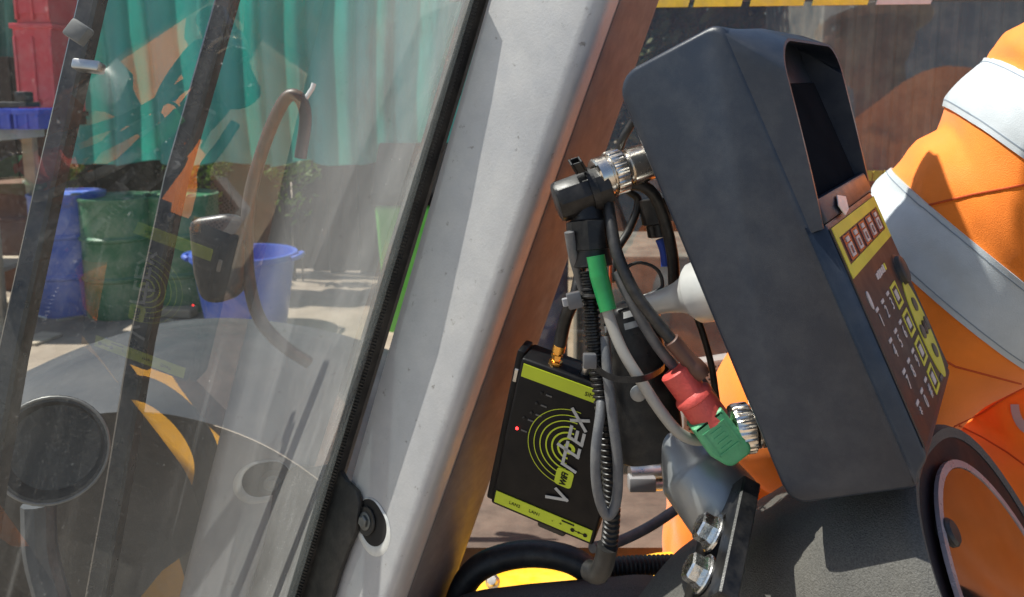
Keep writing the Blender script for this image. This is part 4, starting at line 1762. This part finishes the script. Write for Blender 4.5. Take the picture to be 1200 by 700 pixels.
# =================================================================== SWIVEL MOUNT
M_alu = mat('grey_cast_alu', (0.30, 0.315, 0.325), 0.38, 0.55, var=0.06, vscale=60, bump=0.08, bscale=900)
M_aluw = mat('white_cast_alu', (0.66, 0.66, 0.64), 0.38, 0.25, var=0.05, vscale=60)
M_blk = mat('satin_black', (0.008, 0.008, 0.009), 0.36, spec=0.35, var=0.2, vscale=60, bump=0.08, bscale=900, dust=.06, dscale=60)
M_chrome = mat('bright_bolt', (0.66, 0.66, 0.65), 0.24, 1.0, var=0.2, vscale=220, bump=0.1, bscale=500)
t = thing('swivel_mount', P(815, 700, .56), 'ball and socket mount of grey cast cones and black clamp arm on a bolted bar', 'mount')
q0, q1 = P(850, 597, .560), P(778, 507, .585)
ax = (q1 - q0).normalized()
Ln = (q1 - q0).length
bm = nb()
prof = [(-.002, .0285), (0, .0298), (.002, .0303), (.034, .0285), (.037, .0275)]
for k in range(16):
    s = (k + 1) / 16
    prof.append((.037 + s * (Ln - .037), lin(.0268, .0125, 1 - (1 - s) ** 1.7)))
lathe(bm, q0, ax, prof, 44)
obj('lower_cone', bm, M_alu, t, smooth=40)
bm = nb()
lathe(bm, q0 - ax * .005, ax, [(0, .028), (.003, .029), (.0035, .027)], 40)
obj('base_ring', bm, M_blk, t)
# black clamp arm
spn = [P(738, 352, .595), P(742, 400, .592), P(748, 450, .590), P(754, 500, .588), P(757, 540, .588)]
bm = nb()
sp = spline(spn, 8)
sidev = ((P(760, 440, .59) - P(720, 445, .59))).normalized()
rings = []
wid = [(0, .006), (.03, .016), (.10, .020), (.2, .021), (.45, .0255), (.7, .0290), (.88, .0285), (.95, .0245), (.985, .016), (1, .006)]
def wat(s):
    for (a_, x_), (b_, y_) in zip(wid[:-1], wid[1:]):
        if a_ <= s <= b_:
            return lin(x_, y_, (s - a_) / (b_ - a_))
m_ = 48
for i in range(m_ + 1):
    s = i / m_
    q = sp[int(s * (len(sp) - 1))].lerp(sp[min(int(s * (len(sp) - 1)) + 1, len(sp) - 1)], s * (len(sp) - 1) % 1)
    w_ = wat(s)
    dpt = min(w_, .0165)
    ring = []
    for k in range(28):
        th = 2 * math.pi * k / 28
        cc, ss = math.cos(th), math.sin(th)
        r_ = (abs(cc) ** 3.4 + abs(ss) ** 3.4) ** (-1 / 3.4)
        ring.append(bm.verts.new(q + sidev * (w_ * r_ * cc) + FW * (dpt * r_ * ss)))
    rings.append(ring)
for i in range(m_):
    bridge(bm, rings[i], rings[i + 1])
bm.faces.new(rings[0])
bm.faces.new(rings[-1])
obj('clamp_arm', bm, M_blk, t, smooth=50)
for (s0, s1, mm, nm) in ((.035, .075, M_aluw, 'collar_band'), (.105, .145, M_alu, 'collar_band')):
    bm = nb()
    rg = []
    for s in (s0, s1):
        q = sp[0].lerp(sp[-1], s)
        w_ = wat(s) + .0016
        rg.append([bm.verts.new(q + sidev * (w_ * math.cos(2 * math.pi * k / 36)) + FW * (min(w_, .0165) * 1.12 * math.sin(2 * math.pi * k / 36)) + UP * (.004 * math.cos(2 * math.pi * k / 36))) for k in range(36)])
    bridge(bm, rg[0], rg[1])
    obj(nm, bm, mm, t)
bm = nb()
lathe(bm, P(748, 461, .5725), -FW, [(0, .0062), (.0015, .006), (.002, .004)], 24)
obj('rivet', bm, M_alu, t)
# upper cone bolted to the back of the display
bm = nb()
u0_, u1_ = P(838, 338, .545), P(742, 362, .592)
ax2 = (u1_ - u0_).normalized()
L2 = (u1_ - u0_).length
pf = [(-.004, .0215), (-.003, .0225), (.014, .0222), (.0155, .0212)]
for k in range(8):
    s = (k + 1) / 8
    pf.append((.0155 + s * (L2 - .0155), lin(.0185, .0085, 1 - (1 - s) ** 4)))
lathe(bm, u0_, ax2, pf, 40)
obj('upper_cone', bm, M_aluw, t, smooth=40)
# bar with slot and two bolts
c4 = [(868, 570), (884, 581), (866, 716), (846, 700)]
fa, fb, fd = P(824, 606, .560), P(870, 568, .522), P(800, 694, .520)
ux = (fb - fa).normalized()
dn = fd - fa
dn = (dn - ux * dn.dot(ux))
BL = dn.length
dn.normalize()
nn = ux.cross(dn).normalized()
if nn.dot(CAMPOS - fa) < 0:
    nn = -nn
wbar = (fb - fa).length
ctr = (fa + fb) / 2 + dn * (BL / 2)
bm = nb()
tk = .013
rw_ = wbar * .30
sw_ = wbar - 2 * rw_ + .001
for s in (-1, 1):
    box(bm, ctr + ux * (s * (wbar / 2 - rw_ / 2)) - nn * tk / 2 + dn * .006, ux, dn, nn, rw_, BL + .03, tk, .0012, 1)
box(bm, ctr - dn * (BL / 2 - .004) - nn * (tk / 2 + .0002), ux, dn, nn, sw_, .022, tk - .0008, .0006, 1)
box(bm, ctr + dn * (BL / 2 + .014) - nn * (tk / 2 + .0002), ux, dn, nn, sw_, .012, tk - .0008, .0006, 1)
bar = obj('slotted_bar', bm, M_blk, t)
for (u, v) in ((832, 630), (814, 683)):
    q = on_plane(u, v, ctr, nn)
    q = ctr + dn * ((q - ctr).dot(dn)) 
    bm = nb()
    lathe(bm, q, nn, [(0, .0132), (.0016, .0135), (.0024, .0125), (.0024, .006)], 30)
    lathe(bm, q + nn * .002, nn, [(0, .0108), (.0012, .0112), (.0035, .0100), (.0038, .0100), (.0095, .0100), (.0108, .0084), (.0112, .004)], 6, hint=dn + ux * .3)
    obj('hex_bolt', bm, M_chrome, bar, smooth=25)

# =================================================================== WIFI ROUTER
RT = thing('wifi_router', P(630, 640, .64), 'black wifi router box with lime green stripes hanging tilted behind the pillar', 'router')
tl, tr = P(628, 431, .610), P(715, 466, .588)
bl, br = P(572, 586, .652), P(703, 637, .628)
rc = (tl + tr + bl + br) / 4
rx = ((tr + br) / 2 - (tl + bl) / 2).normalized()
ry = ((tl + tr) / 2 - (bl + br) / 2)
ry = (ry - rx * ry.dot(rx)).normalized()
rz = rx.cross(ry)
if rz.dot(CAMPOS - rc) < 0:
    rz = -rz
RW = ((tr - tl).length + (br - bl).length * 1.25) / 2 * .92
RH = ((tl - bl).length + (tr - br).length) / 2


def Rr(x_, y_, z_=0):
    return rc + rx * x_ + ry * y_ + rz * z_


M_rt = mat('router_black', (0.005, 0.005, 0.006), 0.5, spec=0.2, var=0.2, vscale=50, bump=0.05)
M_limep = mat('lime_print', (0.48, 0.58, 0.02), 0.45, var=0.05)
M_greyp = mat('grey_lettering', (0.42, 0.43, 0.43), 0.45)
M_gold = mat('gold_connector', (0.80, 0.42, 0.10), 0.25, 1.0, var=0.1, vscale=200)
bm = nb()
box(bm, Rr(0, 0, -.0155), rx, ry, rz, RW + .006, RH + .008, .030, .0025, 3)
obj('case', bm, M_rt, RT)
bm = nb()
box(bm, Rr(-RW / 2 - .006, 0, -.018), rx, ry, rz, .007, RH + .012, .022, .002, 2)
obj('side_fin', bm, M_rt, RT)
bm = nb()
box(bm, Rr(-RW / 2 - .006, RH * .38, -.0065), rx, ry, rz, .0035, .012, .002, .0005, 1)
obj('side_latch', bm, M_steel, RT)
for s in (1, -1):
    bm = nb()
    box(bm, Rr(0, s * (RH / 2 - .0055), 0), rx, ry, rz, RW, .0115, .0006)
    obj('lime_stripe', bm, M_limep, RT, smooth=None)
# rings
rcx = on_plane(667, 526, rc, rz) - rc
cx_, cy_ = rcx.dot(rx), rcx.dot(ry)
for k, rad in enumerate((.0050, .0100, .0150, .0200, .0250, .0300, .0350)):
    bm = nb()
    wv = (.0030, .0017, .0014, .0012, .0009, .0007, .0006)[k]
    n_ = 48
    g0, g1 = [], []
    st, en = (math.radians(86), math.radians(274)) if k else (0, 2 * math.pi)
    for j in range(n_ + 1):
        th = st + (en - st) * j / n_
        for (lst, r_) in ((g0, rad - wv), (g1, rad)):
            lst.append(bm.verts.new(Rr(cx_ + r_ * math.cos(th), cy_ + r_ * math.sin(th), .0003 + k * .00001)))
    for j in range(n_):
        bm.faces.new((g0[j], g0[j + 1], g1[j + 1], g1[j]))
    obj('ring', bm, M_limep, RT, smooth=None)
# lettering up the side
v0 = on_plane(664, 592, rc, rz) - rc
vx_, vy_ = v0.dot(rx), v0.dot(ry)
lsize = .0225
def strokes(lines, x0_, sz, name, par=None):
    """angular italic lettering: polylines in letter units, run up the front of the case"""
    bm_ = nb()
    th = sz * .115
    for ln in lines:
        pl = [Vector((x0_ + (p_[0] + .28 * p_[1]) * sz, p_[1] * sz)) for p_ in ln]
        for k_, (p_, q_) in enumerate(zip(pl[:-1], pl[1:])):
            d_ = (q_ - p_).normalized()
            nn_ = Vector((-d_.y, d_.x))
            p2, q2 = p_ - d_ * th, q_ + d_ * th
            pts_ = [Rr(vx_ - c_.y, vy_ + c_.x, .0005 + .00003 * k_) for c_ in (p2 - nn_ * th, q2 - nn_ * th, q2 + nn_ * th, p2 + nn_ * th)]
            prism(bm_, pts_, rz * .0004)
    return obj(name, bm_, M_greyp, par or RT, smooth=None)


LS = .0112
strokes([[(-.55, 1.55), (.25, .08), (.55, 1.0)]], .002, LS, 'letter')
strokes([[(0, 0), (0, 1.0), (.62, 1.0)]], .0335, LS, 'letter')
strokes([[(.12, 1.6), (.12, .05), (.72, .05)], [(-.25, 1.0), (.72, 1.0)]], .0458, LS, 'letter')
strokes([[(.85, 0), (0, 0), (0, 1.0), (.85, 1.0)], [(.05, .5), (.75, .5)]], .0592, LS, 'letter')
strokes([[(-.1, 0), (.85, 1.2)], [(.0, 1.1), (.75, -.05)]], .0740, LS, 'letter')
bm = nb()
bx = vy_ + .0235
pts = [Rr(vx_ + .000 - dx, bx + dy, .0006) for dx, dy in rounded([(0, -.0075), (.0145, -.0070), (.0145, .0090), (0, .0085)], [.003] * 4, 5)]
prism(bm, pts, rz * .0005)
ob = obj('letter_o_plate', bm, M_limep, RT, smooth=None)
bm = text_bm('WiFi', .0075, Rr(vx_ - .0048, bx - .0064, .0014), ry, -rx, .0002, .15, .85, bold=.0002)
obj('wifi_lettering', bm, M_rt, ob, smooth=None)
bm = text_bm('SIM', .0050, Rr(.010, RH / 2 - .0075, .0006), rx, ry, .0001)
obj('small_print', bm, M_rt, RT, smooth=None)
for (s_, x_, w_) in (('LAN2', -.030, 0), ('LAN1', -.012, 0), ('-', .0085, 0), ('+', .015, 0), ('', .0165, .011)):
    bm = nb()
    if s_:
        bm = text_bm(s_, .0042, Rr(x_, -RH / 2 + .0042, .0006), rx, ry, .0001)
    else:
        box(bm, Rr(x_ + w_ / 2, -RH / 2 + .0092, .0006), rx, ry, rz, w_, .0014, .0002)
    obj('small_print', bm, M_rt, RT, smooth=None)
for (x_, r_) in ((.0270, .0018), (.0325, .0010), (.0380, .0018)):     # polarity mark of the power socket
    bm = nb()
    lathe(bm, Rr(x_, -RH / 2 + .0045, .0004), rz, [(0, r_), (.0003, r_)], 16)
    obj('polarity_mark', bm, M_rt, RT, smooth=None)
bm = nb()
box(bm, Rr(.0325, -RH / 2 + .0045, .0005), rx, ry, rz, .008, .0006, .0003)
obj('polarity_mark', bm, M_rt, RT, smooth=None)
M_led = mat('red_led', (0.9, 0.03, 0.03), 0.3, emit=3.0, var=0)
for k, (u, v) in enumerate(((635, 461), (629, 473), (623, 484), (614, 490), (606, 502))):
    q = on_plane(u, v, rc, rz)
    bm = nb()
    lathe(bm, q, rz, [(0, .0013), (.0006, .0013), (.0009, .0008)], 10)
    obj('status_light', bm, M_led if k == 4 else M_dark, RT)
    bm = nb()
    box(bm, q + rx * .006, rx, ry, rz, .005, .0012, .0006)
    obj('small_print', bm, mat('dim_print', (0.10, 0.10, 0.10), 0.5), RT, smooth=None)
# sockets on the top edge
topc = RH / 2 + .004
for x_, r_ in ((-.020, .0045),):
    bm = nb()
    o_ = Rr(x_, topc, -.010)
    lathe(bm, o_, ry, [(0, .0055), (.003, .0055), (.0035, .0035), (.006, .0035), (.0065, .0048), (.009, .0048)], 6)
    lathe(bm, o_ + ry * .0085, ry, [(0, .0036), (.003, .0036), (.003, .0052), (.009, .0052), (.0095, .0042), (.012, .004)], 20)
    obj('aerial_socket', bm, M_gold, RT)
for x_ in (.004, .012):
    bm = nb()
    lathe(bm, Rr(x_, topc, -.012), ry, [(0, .004), (.006, .004), (.007, .003)], 14)
    obj('terminal_post', bm, M_steel, RT)
bm = nb()
box(bm, Rr(.022, topc + .006, -.014), rx, ry, rz, .026, .014, .016, .001)
tb_ = obj('terminal_block', bm, M_blk, RT)
for k in range(6):
    bm = nb()
    lathe(bm, Rr(.0125 + k * .0038, topc + .006, -.006), rz, [(0, .0012), (.0008, .0012)], 8)
    obj('terminal_screw', bm, M_steel, tb_)
bm = nb()
box(bm, Rr(.008, -RH / 2 - .010, -.02), rx, ry, rz, .026, .014, .018, .003)
obj('power_plug', bm, M_blk, RT)

# aerial lead
t = thing('aerial_cable', Rr(-.02, topc + .02, -.01), 'short black aerial lead screwed into the gold socket of the router', 'cable')
o_ = Rr(-.020, topc + .0205, -.010)
bm = nb()
tube(bm, spline([o_ - ry * .003, o_ + ry * .02, o_ + ry * .04 + rx * .003, P(680, 318, .60), P(690, 285, .61)], 8), lambda s: .0052 if s < .45 else .0045, 14)
obj('lead', bm, M_blk, t)

# =================================================================== CABLES AND PLUGS
M_cblk = mat('black_cable', (0.010, 0.010, 0.011), 0.45, var=0.2, vscale=80, dust=0.12, dscale=60)
M_cgrey = mat('grey_cable', (0.105, 0.108, 0.115), 0.5, var=0.15, vscale=90, dust=0.35, dustcol=(0.22, 0.20, 0.17), dscale=90, bump=0.15, bscale=600)
M_cbeige = mat('beige_grey_cable', (0.33, 0.315, 0.285), 0.55, var=0.10, vscale=60, dust=0.2, dustcol=(.25, .22, .18), dscale=50)
M_greens = mat('green_sleeve', (0.018, 0.27, 0.075), 0.4, var=0.1, vscale=90)
M_greenc = mat('green_plug', (0.085, 0.38, 0.17), 0.48, var=0.12, vscale=90, bump=0.2, bscale=500, dust=0.2, dustcol=(0.2, 0.38, 0.24), dscale=70)
M_redc = mat('red_plug', (0.60, 0.075, 0.06), 0.5, var=0.15, vscale=90, bump=0.25, bscale=500, dust=0.2, dustcol=(0.45, 0.16, 0.12), dscale=70)
M_brown = mat('brown_sleeve', (0.10, 0.045, 0.03), 0.5, var=0.1, vscale=80)
M_nick = mat('nickel', (0.74, 0.68, 0.60), 0.22, 1.0, var=0.08, vscale=160)


def cable(name, pts, rpx, m, label, d=.55, cat='cable'):
    p_ = [P(*q_) for q_ in pts]
    t_ = thing(name, p_[-1], label, cat)
    bm_ = nb()
    tube(bm_, spline(p_, 10), rpx * d / FPX, 14)
    obj('sheath', bm_, m, t_)
    return t_


def knurl(nk, amt=.04):
    return lambda th, i: 1 + amt * (1 if math.sin(th * nk) > 0 else -1) * (1 if 3 <= i <= 6 else 0)


# elbow plug on the upper socket: black body, nickel coupling
e0, e1 = P(651, 238, .560), P(716, 216, .562)
ex_ = (e1 - e0).normalized()
bx_ = P(775, 184, .572)
t = thing('elbow_plug', P(690, 320, .535), 'black elbow plug with knurled nickel coupling on the upper display socket', 'plug')
bm = nb()
lathe(bm, e0, ex_, [(0, .0112), (.001, .0140), (.003, .0148), (.020, .0154), (.040, .0154), (.041, .0140)], 36, mod=lambda th, i: 1 + (.035 if math.sin(th * 9) > .55 and 2 <= i <= 4 else 0))
el = obj('elbow_body', bm, M_blk, t, smooth=25)
s0_, s1_ = P(688, 238, .561), P(694, 314, .558)
sx_ = (s1_ - s0_).normalized()
bm = nb()
lathe(bm, s0_, sx_, [(0, .011), (.012, .0128), (.0135, .0160), (.034, .0157), (.0345, .0142), (.036, .0142), (.046, .0150), (.047, .012)], 40, mod=lambda th, i: 1 + (.04 if math.sin(th * 8) > .6 and 2 <= i <= 3 else 0))
obj('gland', bm, M_blk, el, smooth=25)
cax = (bx_ - P(700, 209, .561)).normalized()
cb = P(698, 210, .561)
bm = nb()
lathe(bm, cb, cax, [(0, .0136), (.001, .0150), (.009, .0152), (.010, .0140), (.0112, .0140)], 40)
lathe(bm, cb + cax * .0112, cax, [(0, .0150), (.0006, .0162), (.0018, .0164), (.0095, .0164), (.0098, .0164), (.0110, .0157), (.012, .0136)], 96, mod=lambda th, i: 1 + (.022 * (1 if math.sin(th * 24) > 0 else -1) if 1 <= i <= 4 else 0))
lathe(bm, cb + cax * .0230, cax, [(0, .0122), (.003, .0122), (.0032, .0140), (.005, .0142), (.026, .0140)], 36)
obj('coupling', bm, M_nick, t, smooth=25)

# cable tie on the elbow
t = thing('cable_tie', P(678, 195, .52), 'black cable tie with square head around the elbow plug', 'cable tie')
tc_ = e0.lerp(e1, .66)
x_, y_, a_ = ortho(ex_)
bm = nb()
path = [tc_ + x_ * (.0167 * math.cos(2 * math.pi * k / 40)) + y_ * (.0167 * math.sin(2 * math.pi * k / 40)) for k in range(41)]
for i in range(40):
    p_, q_ = path[i], path[i + 1]
    n_ = ((p_ + q_) / 2 - tc_).normalized()
    box(bm, (p_ + q_) / 2, (q_ - p_).normalized(), ex_, n_, (q_ - p_).length * 1.06, .0052, .0014)
obj('strap', bm, M_blk, t)
hp = P(677, 194, .548)
up_ = (hp - tc_).normalized()
bm = nb()
sdv = ex_.cross(up_).normalized()
for s in (-1, 1):
    box(bm, hp + ex_ * (s * .0036), ex_, sdv, up_, .0018, .009, .0095, .0005, 1)
    box(bm, hp + sdv * (s * .0038), ex_, sdv, up_, .0053, .0016, .0092, .0004, 1)
obj('head', bm, M_blk, t)

# green sleeve and beige cable curling into the red and green plug
t = cable('beige_cable', [(700, 300, .545), (706, 335, .543), (714, 372, .540), (730, 412, .535), (752, 448, .532), (775, 483, .532), (797, 508, .535), (820, 516, .542), (846, 508, .552)], 6.6, M_cbeige, 'thick beige grey cable with green sleeve curving past the black clamp arm')
bm = nb()
tube(bm, spline([P(698, 300, .545), P(702, 322, .544), P(707, 342, .543), P(713, 364, .541)], 8), lambda s: .0066 if s < .33 else .0072 - .0012 * s, 18)
obj('sleeve', bm, M_greens, t)

# corrugated conduit with grey twin cables looped beside it
cp_ = [P(*q_) for q_ in ((689, 318, .555), (692, 345, .553), (694, 385, .550), (699, 425, .548), (706, 470, .546), (711, 520, .546), (716, 565, .548), (717, 600, .552), (714, 635, .558), (708, 665, .566), (702, 676, .568))]
t = thing('corrugated_conduit', P(702, 676, .568), 'black corrugated conduit running down past the router', 'conduit')
bm = nb()
ribbed(bm, spline(cp_, 14), .0064, .0042, .22)
obj('tube', bm, M_blk, t)
bm = nb()
tube(bm, spline([P(712, 640, .556), P(707, 662, .560), P(700, 672, .566), P(690, 668, .575)], 6), .0076, 16)
obj('boot', bm, M_rubber, t)
cable('grey_loop_cable', [(667, 272, .548), (672, 300, .552), (682, 335, .564), (697, 385, .568), (706, 430, .562), (704, 480, .540), (698, 530, .533), (700, 575, .534), (711, 604, .537), (722, 588, .537), (724, 545, .534), (718, 490, .534), (712, 440, .538), (709, 395, .546)], 5.9, M_cgrey, 'grey cable hanging in a long narrow loop over the router')
cable('black_cable', [(712, 232, .558), (716, 262, .545), (724, 300, .535), (742, 340, .530), (765, 372, .528), (792, 405, .527)], 7.0, M_cblk, 'thick black cable running from the elbow plug into the brown sleeve')
bn = thing('brown_sleeve', P(818, 440, .53), 'brown rubber sleeve on the end of the thick black cable', 'sleeve')
bm = nb()
b0, b1 = P(786, 398, .527), P(820, 437, .530)
bax = (b1 - b0).normalized()
lathe(bm, b0, bax, [(0, .0052), (.0005, .0060), (.022, .0058), (.024, .0068), (.030, .0072), (.034, .0062), (.0345, .003)], 24)
obj('tube', bm, M_brown, bn)
cable('grey_cable', [(722, 318, .545), (738, 350, .542), (757, 385, .541), (775, 412, .541), (797, 438, .543)], 6.2, M_cgrey, 'grey cable running beside the black one into the red plug')
cable('grey_tail_cable', [(812, 432, .552), (832, 462, .556), (848, 488, .560), (862, 508, .562)], 6.2, M_cgrey, 'short grey cable behind the red and green plug')

t = thing('angled_plug', P(850, 520, .545), 'red and green angled plug with nickel coupling on the lower display socket', 'plug')
r0, r1 = P(790, 434, .534), P(832, 491, .532)
rax = (r1 - r0).normalized()
bm = nb()
lathe(bm, r0, rax, [(0, .0100), (.001, .0112), (.018, .0112), (.020, .0132), (.0215, .0140), (.024, .0140), (.025, .0128), (.043, .0132), (.044, .012)], 32, sq=(1, 1))
obj('red_boot', bm, M_redc, t, smooth=30)
# green square elbow
g0, g1 = P(824, 486, .531), P(856, 528, .531)
gax = (g1 - g0).normalized()
gside = (gax.cross(FW)).normalized()
gfr = gside.cross(gax).normalized()
bm = nb()
gl_ = (g1 - g0).length
pf2 = rounded([(0, -.0125), (0, .0125), (gl_ * .70, .0135), (gl_ * 1.18, .0075), (gl_ * 1.18, -.013)], [.001, .001, .006, .007, .006], 6)
prism(bm, [g0 + gax * a_ + gside * -b_ - gfr * .0115 for a_, b_ in pf2], gfr * .023)
bevel_all(bm, .0028, 3, 40)
gb = obj('green_elbow', bm, M_greenc, t, smooth=40)
fsign = -1 if gfr.dot(FW) > 0 else 1
bm = nb()
frp = g0 + gax * .016 + gfr * (fsign * .0117)
for (da, db, la_, lb_) in ((-.009, 0, .0012, .017), (.009, 0, .0012, .017), (0, -.0085, .0192, .0012), (0, .0085, .0192, .0012)):
    box(bm, frp + gax * da + gside * db, gax, gside, gfr, la_, lb_, .0008)
for k in range(4):
    box(bm, frp + gax * (-.006 + k * .004), gax, gside, gfr, .0014, .009, .0007)
obj('moulded_panel', bm, M_greenc, gb, smooth=None)
n0, n1 = P(858, 504, .537), P(912, 496, .537)
nax = (n1 - n0).normalized()
bm = nb()
lathe(bm, n0, nax, [(0, .0130), (.001, .0165), (.003, .0172), (.012, .0172), (.0125, .0172), (.0135, .0162), (.014, .0140)], 96, mod=lambda th, i: 1 + (.022 * (1 if math.sin(th * 24) > 0 else -1) if 2 <= i <= 4 else 0))
for k in range(4):
    lathe(bm, n0 + nax * (.0145 + k * .0035), nax, [(0, .0135), (.0006, .0150), (.0020, .0150), (.0026, .0135), (.0035, .0132)], 40)
obj('coupling', bm, M_nick, t, smooth=25)
# loops of thin black cable behind, black second plug with blue tail
cable('black_lead', [(742, 142, .575), (728, 168, .580), (722, 200, .590), (735, 222, .600), (748, 236, .605), (738, 268, .605), (722, 296, .600), (716, 330, .59)], 5.2, M_cblk, 'black lead looping behind the nickel coupling')
cable('black_arch_cable', [(716, 226, .57), (742, 216, .57), (764, 226, .572), (778, 256, .58), (788, 300, .59), (790, 340, .6)], 7.5, M_cblk, 'black cable arching from the coupling down behind the display')
t = thing('black_plug', P(772, 285, .60), 'small black ribbed plug with blue tail hanging behind the display edge', 'plug')
bm = nb()
k0, k1 = P(766, 232, .60), P(774, 280, .60)
kax = (k1 - k0).normalized()
lathe(bm, k0, kax, [(0, .009), (.001, .0118), (.020, .0118), (.021, .0095), (.030, .0095), (.031, .007)], 30, mod=lambda th, i: 1 + (.04 if math.sin(th * 8) > .6 and 1 <= i <= 2 else 0))
obj('body', bm, M_blk, t, smooth=25)
bm = nb()
tube(bm, spline([k1, P(779, 294, .60), P(781, 312, .60)], 6), .0042, 10)
obj('tail', bm, mat('blue_sleeve', (0.02, 0.06, 0.35), 0.5), t)
cable('thin_black_lead', [(812, 360, .60), (824, 392, .60), (834, 430, .605), (840, 470, .61), (846, 500, .615)], 4.4, M_cblk, 'thin black lead hanging below the white cone')
cable('thin_loop_lead', [(726, 318, .575), (748, 308, .58), (770, 316, .583), (776, 336, .583), (760, 345, .583)], 2.2, M_cblk, 'thin black wire loop above the white cone')
cable('orange_wire', [(719, 262, .58), (716, 300, .58), (715, 345, .58)], 2.0, mat('orange_wire', (0.55, 0.10, 0.03), 0.5), 'thin orange red wire among the cables under the elbow plug')
cable('grey_floor_cable', [(850, 560, .78), (800, 592, .76), (760, 618, .74), (722, 636, .72), (694, 642, .70)], 6.0, M_cgrey, 'grey cable running from the mount towards the conduit foot', .74)
# straps
t = thing('cable_strap', P(735, 440, .57), 'thin black strap tied around clamp arm and cables', 'cable tie')
bm = nb()
pth = spline([P(*q_) for q_ in ((694, 424, .530), (704, 436, .526), (722, 444, .5235), (745, 445, .522), (764, 440, .535), (778, 428, .575), (760, 418, .618), (715, 416, .605), (694, 422, .55), (694, 424, .530))], 8)
for p_, q_ in zip(pth[:-1], pth[1:]):
    if (q_ - p_).length > 1e-5:
        d_ = (q_ - p_).normalized()
        u_ = (UP - d_ * UP.dot(d_)).normalized()
        box(bm, (p_ + q_) / 2, d_, u_, d_.cross(u_), (q_ - p_).length * 1.1, .0042, .0012)
obj('band', bm, M_blk, t, smooth=60)
bm = nb()
box(bm, P(691, 423, .528), RX, UP, FW, .009, .010, .008, .001)
obj('head', bm, mat('grey_tie_head', (0.10, 0.10, 0.105), 0.4), t)
t = thing('conduit_clip', P(672, 352, .545), 'dark grey tie head clipped on the corrugated conduit above the router', 'cable tie')
bm = nb()
box(bm, P(673, 352, .545), D(.95, .2, 0).normalized(), D(-.2, .95, 0).normalized(), FW, .010, .0115, .009, .001)
obj('head', bm, mat('grey_tie_head', (0.10, 0.10, 0.105), 0.4), t)
bm = nb()
box(bm, P(664, 354, .545), D(.95, .2, 0).normalized(), D(-.2, .95, 0).normalized(), FW, .006, .006, .0045, .0006, 1)
obj('tail', bm, mat('grey_tie_tail', (0.30, 0.30, 0.31), 0.4), t)
bm = nb()
cc_ = P(692, 348, .553)
cx2, cy2, ca2 = ortho(P(692, 345, .553) - P(694, 385, .550))
tube(bm, [cc_ + cx2 * (.0078 * math.cos(2 * math.pi * k / 30)) + cy2 * (.0078 * math.sin(2 * math.pi * k / 30)) for k in range(31)], .0016, 8, cap=False)
obj('strap', bm, M_blk, t)

# thick hoses at the bottom
M_hose = mat('black_hose', (0.014, 0.014, 0.015), 0.5, var=0.2, vscale=50, dust=.1, dscale=40)
t = thing('black_hose', P(530, 700, .78), 'thick black hose arching over the yellow panel below the router', 'hose')
bm = nb()
tube(bm, spline([P(*q_) for q_ in ((530, 745, .76), (538, 700, .76), (556, 670, .76), (588, 654, .76), (628, 649, .755), (668, 656, .745), (700, 676, .74))], 8), .0128, 18)
obj('sheath', bm, M_hose, t)
t = thing('ribbed_hose', P(760, 665, .76), 'black ribbed hose leaving the conduit foot to the right', 'hose')
bm = nb()
ribbed(bm, spline([P(*q_) for q_ in ((684, 668, .74), (730, 664, .75), (780, 662, .76), (850, 660, .77), (920, 664, .78))], 12), .0098, .0046, .14)
obj('tube', bm, M_hose, t)
